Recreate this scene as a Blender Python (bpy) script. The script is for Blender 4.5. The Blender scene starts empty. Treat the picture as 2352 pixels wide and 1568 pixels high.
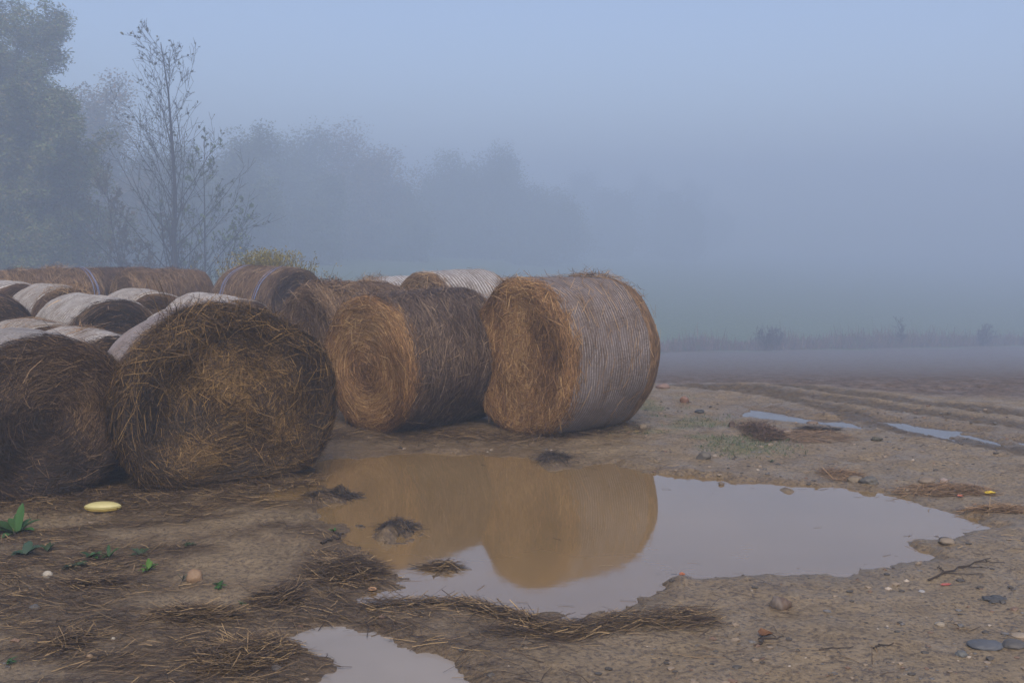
import bpy, math, random
import numpy as np
from mathutils import Vector, Matrix

random.seed(7)
RNG = np.random.default_rng(7)
SC = bpy.context.scene
COL = SC.collection
R_ = math.radians

# ------------------------------------------------------------------ camera
FPX, CX, CY, HOR = 2400.0, 1176.0, 784.0, 520.0     # photo measured on a 2352 x 1568 sheet
EYE = 2.0
PITCH = math.atan((CY - HOR) / FPX)
cam = bpy.data.cameras.new('camera')
cam.lens = 36.0 * FPX / 2352.0
cam.sensor_width = 36.0
cam.clip_start = 0.1
cam.clip_end = 2000
cam_o = bpy.data.objects.new('camera', cam)
COL.objects.link(cam_o)
cam_o.location = (0, 0, EYE)
cam_o.rotation_euler = (math.pi / 2 - PITCH, 0, 0)
SC.camera = cam_o

# ------------------------------------------------------------------ sky, sun, exposure
SUN_EL, SUN_AZ = R_(52), R_(176)         # sun veiled by fog, high up behind the camera
world = bpy.data.worlds.new('World')
SC.world = world
world.use_nodes = True
wn = world.node_tree
for n in list(wn.nodes):
    wn.nodes.remove(n)
sky = wn.nodes.new('ShaderNodeTexSky')
sky.sky_type = 'NISHITA'
sky.sun_disc = False
sky.sun_elevation = SUN_EL
sky.sun_rotation = SUN_AZ
sky.air_density = 1.0
sky.dust_density = 1.0
sky.ozone_density = 3.5
bg = wn.nodes.new('ShaderNodeBackground')
bg.inputs['Strength'].default_value = 0.11
wo = wn.nodes.new('ShaderNodeOutputWorld')
veil = wn.nodes.new('ShaderNodeMix')              # the fog bank overhead takes most of the blue out of the skylight
veil.data_type = 'RGBA'; veil.blend_type = 'MULTIPLY'
veil.inputs[0].default_value = 1.0
veil.inputs[7].default_value = (1.0, 0.88, 0.86, 1)
wn.links.new(sky.outputs[0], veil.inputs[6])
wn.links.new(veil.outputs[2], bg.inputs[0])
wn.links.new(bg.outputs[0], wo.inputs[0])

sun = bpy.data.lights.new('sun', 'SUN')
sun.energy = 1.5
sun.angle = R_(50)
sun.color = (1.0, 0.85, 0.64)
sun_o = bpy.data.objects.new('sun', sun)
COL.objects.link(sun_o)
_d = Vector((math.sin(SUN_AZ) * math.cos(SUN_EL), math.cos(SUN_AZ) * math.cos(SUN_EL), math.sin(SUN_EL)))
sun_o.rotation_euler = _d.to_track_quat('Z', 'Y').to_euler()

SC.view_settings.view_transform = 'Standard'
SC.view_settings.look = 'None'
SC.view_settings.exposure = 1.0
SC.view_settings.gamma = 1.0
SC.cycles.use_denoising = True
SC.cycles.denoising_prefilter = 'ACCURATE'
SC.cycles.volume_bounces = 2
SC.cycles.max_bounces = 8
SC.cycles.diffuse_bounces = 3
SC.cycles.use_adaptive_sampling = False

HAZE_DENSITY = 0.0083
HAZE_TOP = 32.0


# ------------------------------------------------------------------ small tools
def G(u, v, z=0.0):
    """ground point seen at sheet pixel (u, v), on the level z"""
    a, b = (u - CX) / FPX, (CY - v) / FPX
    dy = math.cos(PITCH) + b * math.sin(PITCH)
    dz = -math.sin(PITCH) + b * math.cos(PITCH)
    k = (z - EYE) / dz
    return a * k, dy * k


def AT(u, y):
    """x of sheet column u at distance y (near the horizon)"""
    return (u - CX) / FPX * y


def ZV(v, y):
    """height seen at sheet row v at distance y"""
    b = (CY - v) / FPX
    return EYE + y * (-math.sin(PITCH) + b * math.cos(PITCH)) / (math.cos(PITCH) + b * math.sin(PITCH))


def _hash(ix, iy, seed):
    h = (ix * 374761393 + iy * 668265263 + seed * 1442695041) & 0x7fffffff
    h = ((h ^ (h >> 13)) * 1274126177) & 0x7fffffff
    return ((h ^ (h >> 16)) & 0xffff) / 65535.0


def vn(x, y, seed=0):
    x = np.asarray(x, float); y = np.asarray(y, float)
    ix = np.floor(x).astype(np.int64); iy = np.floor(y).astype(np.int64)
    fx = x - ix; fy = y - iy
    fx = fx * fx * (3 - 2 * fx); fy = fy * fy * (3 - 2 * fy)
    a = _hash(ix, iy, seed); b = _hash(ix + 1, iy, seed)
    c = _hash(ix, iy + 1, seed); d = _hash(ix + 1, iy + 1, seed)
    return (a * (1 - fx) + b * fx) * (1 - fy) + (c * (1 - fx) + d * fx) * fy


def fbm(x, y, seed=0, octv=4):
    s = 0; a = .5; t = 0
    for k in range(octv):
        s = s + a * vn(x * 2 ** k, y * 2 ** k, seed + k * 17); t += a; a *= .5
    return s / t


def sstep(a, b, x):
    t = np.clip((x - a) / (b - a), 0, 1)
    return t * t * (3 - 2 * t)


def poly_sd(px, py, poly):
    """signed distance to a polygon, positive inside"""
    n = len(poly); best = np.full(px.shape, 1e9); ins = np.zeros(px.shape, bool)
    for i in range(n):
        x0, y0 = poly[i]; x1, y1 = poly[(i + 1) % n]
        ex, ey = x1 - x0, y1 - y0
        t = np.clip(((px - x0) * ex + (py - y0) * ey) / (ex * ex + ey * ey + 1e-12), 0, 1)
        best = np.minimum(best, np.hypot(px - x0 - t * ex, py - y0 - t * ey))
        c = ((y0 > py) != (y1 > py)) & (px < (x1 - x0) * (py - y0) / (y1 - y0 + 1e-12) + x0)
        ins ^= c
    return np.where(ins, best, -best)


def line_d(px, py, pts):
    best = np.full(px.shape, 1e9); along = np.zeros(px.shape); acc = 0
    for (x0, y0), (x1, y1) in zip(pts[:-1], pts[1:]):
        ex, ey = x1 - x0, y1 - y0; L = math.hypot(ex, ey)
        t = np.clip(((px - x0) * ex + (py - y0) * ey) / (L * L), 0, 1)
        d = np.hypot(px - x0 - t * ex, py - y0 - t * ey)
        m = d < best
        best = np.where(m, d, best); along = np.where(m, acc + t * L, along); acc += L
    return best, along


def mesh_obj(name, verts, faces, mats, parent=None, color=None, mat_idx=None, smooth=False, extra=None):
    """verts (N,3); faces = one (M,k) array or a list of such arrays (quads, triangles)"""
    verts = np.asarray(verts, np.float32)
    if not isinstance(faces, list):
        faces = [faces]
    faces = [np.asarray(f, np.int32) for f in faces if len(f)]
    me = bpy.data.meshes.new(name)
    me.vertices.add(len(verts)); me.vertices.foreach_set('co', verts.ravel())
    loops = np.concatenate([f.ravel() for f in faces])
    tot = np.concatenate([np.full(len(f), f.shape[1], np.int32) for f in faces])
    start = np.concatenate([[0], np.cumsum(tot)[:-1]]).astype(np.int32)
    me.loops.add(len(loops)); me.loops.foreach_set('vertex_index', loops)
    me.polygons.add(len(tot)); me.polygons.foreach_set('loop_start', start)
    me.polygons.foreach_set('loop_total', tot)
    if mat_idx is not None:
        me.polygons.foreach_set('material_index', np.asarray(mat_idx, np.int32))
    me.polygons.foreach_set('use_smooth', np.full(len(tot), bool(smooth)))
    for nm, c in (([('tint', color)] if color is not None else []) + (extra or [])):
        at = me.attributes.new(nm, 'FLOAT_COLOR', 'POINT')
        c4 = np.ones((len(verts), 4), np.float32); c4[:, :3] = c
        at.data.foreach_set('color', c4.ravel())
    me.update(calc_edges=True)
    me.validate()
    for m in (mats if isinstance(mats, (list, tuple)) else [mats]):
        me.materials.append(m)
    o = bpy.data.objects.new(name, me)
    COL.objects.link(o)
    if parent is not None:
        o.parent = parent
    return o


def tag(o, label=None, cat=None, group=None, kind=None):
    if label: o['label'] = label
    if cat: o['category'] = cat
    if group: o['group'] = group
    if kind: o['kind'] = kind
    return o


def empty(name, loc, rz=0.0):
    o = bpy.data.objects.new(name, None)
    COL.objects.link(o)
    o.location = loc; o.rotation_euler = (0, 0, rz)
    o.empty_display_size = .2
    return o


def grid_faces(nr, nc, wrap=False):
    r = np.arange(nr - 1)[:, None]; c = np.arange(nc if wrap else nc - 1)[None, :]
    c2 = (c + 1) % nc
    return np.stack([r * nc + c, r * nc + c2, (r + 1) * nc + c2, (r + 1) * nc + c], -1).reshape(-1, 4)


def ribbons(pts, widths, wdir):
    """pts (N,K,3) centre lines; widths (N,K); wdir (N,3) side direction -> verts, quads"""
    N, K, _ = pts.shape
    off = wdir[:, None, :] * widths[:, :, None] * .5
    v = np.stack([pts - off, pts + off], 2).reshape(-1, 3)        # N,K,2
    base = (np.arange(N) * K * 2)[:, None]
    k = (np.arange(K - 1) * 2)[None, :]
    a = base + k
    f = np.stack([a, a + 1, a + 3, a + 2], -1).reshape(-1, 4)
    return v, f


def unit(v):
    return v / np.maximum(np.linalg.norm(v, axis=-1, keepdims=True), 1e-9)


# ------------------------------------------------------------------ materials
def new_mat(name):
    m = bpy.data.materials.new(name); m.use_nodes = True
    nt = m.node_tree
    for n in list(nt.nodes):
        nt.nodes.remove(n)
    out = nt.nodes.new('ShaderNodeOutputMaterial')
    p = nt.nodes.new('ShaderNodeBsdfPrincipled')
    nt.links.new(p.outputs[0], out.inputs[0])
    return m, nt, p


class N:
    def __init__(s, nt):
        s.nt = nt

    def new(s, t, **kw):
        n = s.nt.nodes.new(t)
        for k, v in kw.items():
            setattr(n, k, v)
        return n

    def link(s, a, b):
        s.nt.links.new(a, b)

    def put(s, sock, v):
        if hasattr(v, 'is_output'):
            s.nt.links.new(v, sock)
        else:
            if isinstance(v, (tuple, list)) and len(v) == 3 and sock.type == 'RGBA':
                v = (*v, 1)
            sock.default_value = v

    def coord(s, which='Object'):
        return s.new('ShaderNodeTexCoord').outputs[which]

    def mapping(s, vec, scale=(1, 1, 1)):
        n = s.new('ShaderNodeMapping'); s.link(vec, n.inputs[0]); n.inputs['Scale'].default_value = scale
        return n.outputs[0]

    def noise(s, vec, scale, detail=4, rough=.55, dist=0):
        n = s.new('ShaderNodeTexNoise')
        if vec is not None: s.link(vec, n.inputs['Vector'])
        n.inputs['Scale'].default_value = scale; n.inputs['Detail'].default_value = detail
        n.inputs['Roughness'].default_value = rough; n.inputs['Distortion'].default_value = dist
        return n.outputs['Fac']

    def ramp(s, fac, stops):
        n = s.new('ShaderNodeValToRGB'); s.link(fac, n.inputs[0])
        e = n.color_ramp.elements
        while len(e) < len(stops): e.new(.5)
        for el, (p, c) in zip(e, stops):
            el.position = p
            el.color = (*c, 1) if isinstance(c, (tuple, list)) else (c, c, c, 1)
        return n.outputs[0]

    def mix(s, fac, a, b, mode='MIX'):
        n = s.new('ShaderNodeMix', data_type='RGBA', blend_type=mode)
        s.put(n.inputs[0], fac); s.put(n.inputs[6], a); s.put(n.inputs[7], b)
        return n.outputs[2]

    def math(s, op, a, b=None, clamp=False):
        n = s.new('ShaderNodeMath', operation=op, use_clamp=clamp)
        s.put(n.inputs[0], a)
        if b is not None: s.put(n.inputs[1], b)
        return n.outputs[0]

    def attr(s, name):
        n = s.new('ShaderNodeAttribute', attribute_name=name)
        return n.outputs['Color']

    def sep(s, col):
        n = s.new('ShaderNodeSeparateColor'); s.link(col, n.inputs[0])
        return n.outputs

    def sepv(s, v):
        n = s.new('ShaderNodeSeparateXYZ'); s.link(v, n.inputs[0])
        return n.outputs

    def bump(s, h, strength=.5, dist=.01, normal=None):
        n = s.new('ShaderNodeBump'); s.link(h, n.inputs['Height'])
        n.inputs['Strength'].default_value = strength; n.inputs['Distance'].default_value = dist
        if normal is not None: s.link(normal, n.inputs['Normal'])
        return n.outputs[0]


def tint_mat(name, rough=.75, spec=.3, noise_amt=.35, nscale=30, trans=0.0):
    """material whose colour is carried by each strand / leaf / stone (attribute), broken by fine noise"""
    m, nt, p = new_mat(name); n = N(nt)
    c = n.attr('tint')
    f = n.noise(n.coord(), nscale, 3)
    dark = n.mix(1.0, c, (1 - noise_amt,) * 3, 'MULTIPLY')
    light = n.mix(1.0, c, (1 + noise_amt,) * 3, 'MULTIPLY')
    n.put(p.inputs['Base Color'], n.mix(f, dark, light))
    p.inputs['Roughness'].default_value = rough
    p.inputs['Specular IOR Level'].default_value = spec
    return m


M_STRAW = tint_mat('straw', .62, .35, .3, 60)
M_STRAW_CORE, nt, p = new_mat('packed_straw'); n = N(nt)
c = n.attr('tint'); pol = n.attr('wound')                    # wound = (radius, turn, depth) round the roll
wv = n.mapping(pol, (95, 9, 60))
f1 = n.noise(wv, 1.0, 5, .7, .35)
f3 = n.noise(n.mapping(pol, (26, 2.6, 16)), 1.0, 4, .6, .3)
f2 = n.noise(n.coord(), 4, 3)
k1 = n.ramp(f1, [(.30, 0.0), (.70, 1.0)])
cc = n.mix(k1, n.mix(1.0, c, (.36, .33, .30), 'MULTIPLY'), n.mix(1.0, c, (1.9, 1.8, 1.65), 'MULTIPLY'))
cc = n.mix(n.ramp(f3, [(.35, .75), (.55, 0.0)]), cc, n.mix(1.0, cc, (.35, .32, .30), 'MULTIPLY'))
n.put(p.inputs['Base Color'], n.mix(n.math('MULTIPLY', f2, .5), cc, n.mix(1.0, cc, (.6, .54, .5), 'MULTIPLY')))
p.inputs['Roughness'].default_value = .75
hb = n.math('ADD', f1, n.math('MULTIPLY', f3, 1.5))
n.link(n.bump(hb, 1.0, .03), p.inputs['Normal'])

def net_mat(period, strength):
    m_, nt, p = new_mat('net_wrap'); n = N(nt)
    oc = n.coord()
    y = n.sepv(oc)[1]
    wob = n.noise(oc, 6, 3)
    ph = n.math('ADD', n.math('MULTIPLY', y, 2 * math.pi / period), n.math('MULTIPLY', wob, 5.0))
    line = n.math('ADD', n.math('MULTIPLY', n.math('SINE', ph), .5), .5)
    fine = n.noise(n.mapping(oc, (1, .35, 1)), 70, 3)
    patch = n.noise(oc, 2.6, 4, .6)
    lmask = n.math('MULTIPLY', n.ramp(line, [(.5, 0.0), (.9, 1.0)]), n.math('MULTIPLY', n.ramp(fine, [(.25, .45), (.6, 1.0)]), n.ramp(n.noise(oc, 4.3, 3), [(.36, .15), (.56, 1.0)])))
    c = n.sep(n.attr('tint'))
    strawc = n.ramp(fine, [(.3, (.10, .075, .055)), (.62, (.27, .215, .165))])
    veil = n.mix(n.ramp(patch, [(.40, 0.05), (.60, .75)]), strawc, (.28, .245, .22))
    col = n.mix(n.math('MULTIPLY', lmask, strength), veil, (.72, .70, .67))
    col = n.mix(1.0, col, n.attr('tint'), 'MULTIPLY')
    n.put(p.inputs['Base Color'], col)
    p.inputs['Roughness'].default_value = .6
    p.inputs['Specular IOR Level'].default_value = .3
    h = n.math('ADD', n.math('MULTIPLY', lmask, .6), n.math('MULTIPLY', fine, .8))
    n.link(n.bump(h, .7, .012), p.inputs['Normal'])
    return m_


M_NET = net_mat(.031, .60)
M_NET_WIDE = net_mat(.052, .85)      # the far bales carry a coarser net

M_TWINE, nt, p = new_mat('blue_twine'); n = N(nt)
n.put(p.inputs['Base Color'], n.ramp(n.noise(n.coord(), 25), [(.3, (.13, .20, .42)), (.7, (.26, .35, .60))]))
p.inputs['Roughness'].default_value = .5

M_GROUND, nt, p = new_mat('mud'); n = N(nt)
oc = n.coord()
big = n.noise(oc, .55, 5, .6); mid = n.noise(oc, 4.0, 6, .65); fin = n.noise(oc, 38, 5, .7)
m1 = n.sep(n.attr('mask_a')); m2 = n.sep(n.attr('mask_b'))
mud = n.mix(n.ramp(mid, [(.3, 0.0), (.7, 1.0)]), (.160, .110, .056), (.30, .216, .118))
mud = n.mix(n.ramp(big, [(.35, 0.0), (.65, .6)]), mud, (.245, .184, .108))
mud = n.mix(n.ramp(fin, [(.40, .8), (.50, 0.0)]), mud, (.07, .05, .036))
mud = n.mix(n.ramp(fin, [(.55, 0.0), (.70, .65)]), mud, (.38, .295, .19))
mud = n.mix(n.math('MULTIPLY', m1[0], .55), mud, n.mix(1.0, mud, (.62, .56, .47), 'MULTIPLY'))    # soaked rim of puddles
lit = n.ramp(n.noise(n.mapping(oc, (.5, 2.2, 1)), 16, 6, .75, .6), [(.32, (.04, .027, .018)), (.55, (.13, .085, .045)), (.75, (.24, .165, .09))])
mud = n.mix(n.math('MULTIPLY', m2[1], .6), mud, lit)                                                  # trodden-in straw
track = n.mix(n.ramp(n.noise(oc, 14, 5, .7), [(.35, 0.0), (.65, 1.0)]), (.040, .031, .024), (.125, .096, .068))
mud = n.mix(n.math('MULTIPLY', m2[0], .75), mud, track)
field = n.mix(n.ramp(n.noise(oc, 9, 6, .8), [(.36, 0.0), (.66, 1.0)]), (.072, .054, .043), (.215, .163, .130))
mud = n.mix(m1[1], mud, field)
grass = n.mix(n.noise(oc, 1.2, 6, .7), (.05, .10, .03), (.12, .19, .06))
mud = n.mix(n.math('MULTIPLY', m1[2], n.ramp(n.noise(oc, 7, 4), [(.3, .55), (.6, 1.0)])), mud, grass)
n.put(p.inputs['Base Color'], mud)
rgh = n.ramp(n.noise(oc, 3.0, 4), [(.35, .38), (.65, .72)])
n.put(p.inputs['Roughness'], n.mix(m1[0], rgh, (.32, .32, .32)))
n.put(p.inputs['Specular IOR Level'], n.math('SUBTRACT', .45, n.math('MULTIPLY', n.math('ADD', n.math('ADD', m1[1], m1[2]), n.math('MULTIPLY', m2[0], .8), True), .40)))
vf = n.noise(oc, 130, 4, .7)
hh = n.math('ADD', n.math('ADD', n.math('MULTIPLY', mid, .8), n.math('MULTIPLY', fin, .55)), n.math('MULTIPLY', vf, .18))
n.link(n.bump(hh, .9, .030), p.inputs['Normal'])

M_WATER, nt, p = new_mat('muddy_water'); n = N(nt)
oc = n.coord()
n.put(p.inputs['Base Color'], n.ramp(n.noise(oc, .8, 3), [(.3, (.190, .122, .052)), (.7, (.235, .155, .070))]))
p.inputs['Roughness'].default_value = .045
p.inputs['IOR'].default_value = 2.4
n.link(n.bump(n.noise(n.mapping(oc, (1, 3, 1)), 2.2, 3), .02, .02), p.inputs['Normal'])

M_CLEAR, nt, p = new_mat('thin_water'); n = N(nt)
n.put(p.inputs['Base Color'], n.ramp(n.noise(n.coord(), 1.5, 3), [(.3, (.25, .215, .18)), (.7, (.29, .25, .21))]))
p.inputs['Roughness'].default_value = .02
p.inputs['IOR'].default_value = 1.333

M_RUTW, nt, p = new_mat('rut_water'); n = N(nt)
n.put(p.inputs['Base Color'], n.ramp(n.noise(n.coord(), 1.5, 3), [(.3, (.10, .082, .066)), (.7, (.13, .105, .085))]))
p.inputs['Roughness'].default_value = .03
p.inputs['IOR'].default_value = 1.4

M_STONE = tint_mat('stone', .55, .4, .4, 9)
M_LEAF = tint_mat('leaf', .6, .3, .35, 6)
M_BARK = tint_mat('bark', .85, .2, .35, 8)
M_PLASTIC = tint_mat('plastic', .35, .5, .12, 14)
M_CLOD = tint_mat('mud_clod', .6, .4, .5, 18)

# ------------------------------------------------------------------ terrain
MAIN = [(700, 1062), (760, 1054), (860, 1048), (960, 1045), (1090, 1046), (1200, 1052), (1236, 1060), (1262, 1080), (1300, 1074),
        (1350, 1067), (1410, 1066), (1450, 1078), (1490, 1087), (1560, 1092), (1640, 1104), (1700, 1111), (1780, 1111), (1850, 1116),
        (1950, 1124), (2010, 1138), (2090, 1150), (2160, 1172), (2230, 1193), (2270, 1212), (2230, 1226), (2150, 1230), (2080, 1233),
        (2050, 1246), (2110, 1276), (2120, 1286), (2040, 1290), (1980, 1300), (1900, 1313), (1800, 1321), (1700, 1326), (1610, 1322),
        (1565, 1330), (1530, 1356), (1460, 1374), (1400, 1396), (1310, 1416), (1230, 1410), (1150, 1402), (1080, 1384), (980, 1379),
        (900, 1384), (815, 1392), (850, 1370), (905, 1342), (930, 1328), (885, 1312), (868, 1280), (860, 1262), (800, 1252), (775, 1215),
        (755, 1185), (735, 1170), (720, 1148), (640, 1150), (590, 1145), (600, 1128), (690, 1112), (715, 1085)]
NEARP = [(660, 1466), (730, 1448), (830, 1445), (890, 1462), (950, 1488), (1010, 1528), (1070, 1575), (1090, 1640), (640, 1640),
         (700, 1575), (745, 1535), (715, 1490)]
LONGP = [(1695, 957), (1728, 940), (1770, 944), (1850, 960), (1930, 966), (1990, 981), (1980, 986), (1900, 976), (1800, 968)]
RUTP = [(2015, 966), (2060, 966), (2110, 976), (2200, 985), (2262, 992), (2215, 994), (2260, 1005), (2318, 1024), (2270, 1016),
        (2200, 1000), (2185, 1004), (2205, 1016), (2150, 1004), (2070, 985)]
FARP = [(2318, 1008), (2370, 1014), (2400, 1030), (2350, 1022)]
PUDDLES = [[G(*p) for p in q] for q in (MAIN, NEARP, LONGP, RUTP, FARP)]
RUTS = [[G(*p) for p in q] for q in (
    [(1560, 887), (1695, 900), (1790, 916), (1882, 937), (2014, 972), (2145, 1008), (2352, 1042), (2600, 1075)],
    [(1600, 884), (1732, 897), (1939, 926), (2070, 945), (2352, 985), (2600, 1015)],
    [(1800, 892), (1912, 905), (2107, 928), (2352, 955), (2600, 985)])]
BUMPS = [(1808, 1126, .11, .045, .3), (912, 1226, .22, .085, .35), (1262, 1066, .15, .045, .4), (1010, 1306, .17, .07, .3), (765, 1140, .25, .07, .3),
         (1658, 1112, .05, .045, .3), (800, 1210, .15, .05, .3), (1560, 1340, .10, .04, .35)]
BUMPS = [(*G(u, v), r, h, a) for u, v, r, h, a in BUMPS]


def hedge_y(x):
    """line of the weedy strip between ploughed field and meadow"""
    return 86.0 + (np.clip(x, -90, 190) - 13.0) * .528


def ground_far(x, y):
    x = np.asarray(x, float); y = np.asarray(y, float)
    s0 = 12.6 + 11.5 * sstep(1.5, -3.0, x)
    hy = hedge_y(x)
    t = np.maximum(np.minimum(y, hy) - s0, 0)
    t2 = np.maximum(y - hy, 0)
    t = np.sqrt(t * t + .6) - .775
    return -(.138 * t - .0003 * np.minimum(t, 200) ** 2) + np.minimum(t2 * .006, .9)


def ground_all(x, y):
    x = np.asarray(x, float); y = np.asarray(y, float)
    near = sstep(40, 16, np.hypot(x, y))
    left = sstep(1.5, -1.5, x)
    z = .032 + .05 * (fbm(x * .55 + 3, y * .55, 11, 3) - .5) * near
    z = z + (.040 + .012 * left) * (fbm(x * 2.3, y * 2.3, 5, 4) - .5) * near
    z = z + (.022 + .006 * left) * (fbm(x * 9, y * 9, 9, 3) - .5) * near * (.4 + 1.2 * fbm(x * .9, y * .9, 15, 2))
    nz = fbm(x * 3.2, y * 3.2, 23, 4) - .5
    nz2 = fbm(x * 11, y * 11, 29, 3) - .5
    sd = np.full(x.shape, -9.0)
    for i, q in enumerate(PUDDLES):
        d = poly_sd(x, y, q)
        k = (1.0, .8, .45, .4, .3)[i]
        sd = np.maximum(sd, d + (nz * .26 + nz2 * .17) * k)
    w = sstep(-.16, .13, sd)
    z = z * (1 - w) + (-.045) * w
    z = np.where((w < .55) & (z < .002), .002 + (z - .002) * .15 + (sd < -.02) * .003, z)
    for bx, by, r, h, a in BUMPS:
        dd = np.hypot(x - bx, (y - by) / 1.5) / r
        z = z + h * np.exp(-dd * dd * 1.6) * (1 + 1.4 * nz + 2.2 * nz2)
    tr = np.zeros(x.shape)
    for q in RUTS:
        d, al = line_d(x, y, q)
        wv = .17 + .05 * (vn(al * 1.7, al * 0 + 3.3, 5) - .5)
        m = sstep(wv + .09, wv - .06, d)
        tread = .5 + .5 * np.sin(al * 2 * math.pi / .16 + np.where(d > .07, 1.8, 0))
        dry = 1 - sstep(-.22, -.02, sd)
        z = z + (m * (-.018 + .018 * tread) + .007 * np.exp(-((d - wv - .1) / .08) ** 2)) * dry
        tr = np.maximum(tr, m)
    fx0, fy0 = G(1540, 874)
    fx1, fy1 = G(2352, 925)
    nx_, ny_ = -(fy1 - fy0), (fx1 - fx0)
    ln = math.hypot(nx_, ny_)
    fd = ((x - fx0) * nx_ + (y - fy0) * ny_) / ln + (fbm(x * .8, y * .8, 41, 3) - .5) * .8
    field = sstep(-.15, .35, fd) * sstep(14, 9, y - hedge_y(x))
    z = z + field * (fbm(x * 5.5, y * 5.5, 51, 4) - .5) * .055 * sstep(24, 13, y)
    z = z + ground_far(x, y)
    return z, sd, tr, field


def gz(x, y):
    return ground_all(np.atleast_1d(x), np.atleast_1d(y))[0]


def gz1(x, y):
    return float(gz(x, y)[0])


def axis(lo, hi, fine_lo, fine_hi, step, grow=1.13, cap=6.0):
    a = list(np.arange(fine_lo, fine_hi + 1e-6, step))
    s = step
    while a[-1] < hi:
        s = min(s * grow, cap); a.append(a[-1] + s)
    s = step; b = []
    v = fine_lo
    while v > lo:
        s = min(s * grow, cap); v -= s; b.append(v)
    return np.array(b[::-1] + a)


gx = axis(-330, 350, -5.2, 5.8, .024, 1.12)
gy = axis(-12, 550, 4.2, 13.6, .026, 1.07)
GX, GY = np.meshgrid(gx, gy)
Z, SD, TR, FIELD = ground_all(GX, GY)
HD = GY - hedge_y(GX)
wet = sstep(-.40, .02, SD)
PATCH = [(G(1560, 985), .8), (G(1500, 940), .9), (G(1620, 1010), .6), (G(1720, 1030), .5)]
green = sstep(-.5, .8, HD)
for (cx_, cy_), r_ in PATCH:
    green = np.maximum(green, .38 * sstep(r_, .1, np.hypot(GX - cx_, (GY - cy_) * .8)) * sstep(.42, .62, fbm(GX * 2, GY * 2, 77, 3)))
lx, ly = G(840, 1300)
litter = sstep(1.1, -.6, GX + .35 * (GY - ly) - lx - .2 + (fbm(GX, GY, 61, 3) - .5) * 1.6) * sstep(.33, .6, fbm(GX * 1.3, GY * 2.6, 63, 4))
litter = np.maximum(litter, sstep(8.1, 8.6, GY + .1 * GX) * sstep(.9, .2, GX) * sstep(18, 12, GY) * .75)
ground = mesh_obj('ground', np.stack([GX, GY, Z], -1).reshape(-1, 3), grid_faces(len(gy), len(gx)), M_GROUND, smooth=True,
                  extra=[('mask_a', np.stack([wet, FIELD, green], -1).reshape(-1, 3)),
                         ('mask_b', np.stack([TR, litter, litter * 0], -1).reshape(-1, 3))])
tag(ground, kind='structure')

for q, nm in zip(PUDDLES, range(5)):
    xs = [p_[0] for p_ in q]; ys = [p_[1] for p_ in q]
    x0, x1, y0, y1 = min(xs) - .25, max(xs) + .25, min(ys) - .25, max(ys) + .25
    a = np.linspace(x0, x1, 60); b = np.linspace(y0, y1, 60)
    A, B = np.meshgrid(a, b)
    keep = poly_sd(A, B, q) > -.22
    idx = -np.ones(A.size, int)
    fc = grid_faces(60, 60)
    fc = fc[keep.ravel()[fc].any(1)]
    used = np.unique(fc); idx[used] = np.arange(len(used))
    vv = np.stack([A, B, A * 0 - .003 * nm], -1).reshape(-1, 3)[used]
    w_ = mesh_obj('puddle', vv, idx[fc], (M_WATER, M_CLEAR, M_RUTW, M_RUTW, M_RUTW)[nm], smooth=True)
    tag(w_, kind='structure')

# ------------------------------------------------------------------ bales
BALES = 'round straw bales parked in rows at the yard edge'
PAL = {   # dark, mid, light (linear base colours of wet and dry straw)
    'soaked': ((.015, .009, .006), (.060, .033, .018), (.32, .20, .10)),
    'rotting': ((.011, .0075, .0045), (.068, .036, .012), (.42, .25, .085)),
    'golden': ((.075, .036, .014), (.29, .15, .055), (.62, .40, .17)),
    'tan': ((.10, .057, .028), (.29, .175, .085), (.55, .37, .19)),
    'grey': ((.036, .023, .018), (.105, .068, .049), (.36, .25, .155)),
    'rust': ((.080, .044, .024), (.205, .128, .070), (.46, .31, .17)),
    'brown': ((.034, .020, .013), (.12, .068, .038), (.38, .255, .135)),
}


def pick_colors(rng, pal, nn, bias):
    d, m, l = (np.array(c) for c in PAL[pal])
    t = np.clip(rng.beta(1.7, 2.6, nn) + bias, 0, 1)[:, None]
    c = np.where(t < .45, d + (m - d) * t / .45, m + (l - m) * (t - .45) / .55)
    return c * (1 + rng.normal(0, .10, (nn, 1)))


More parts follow.
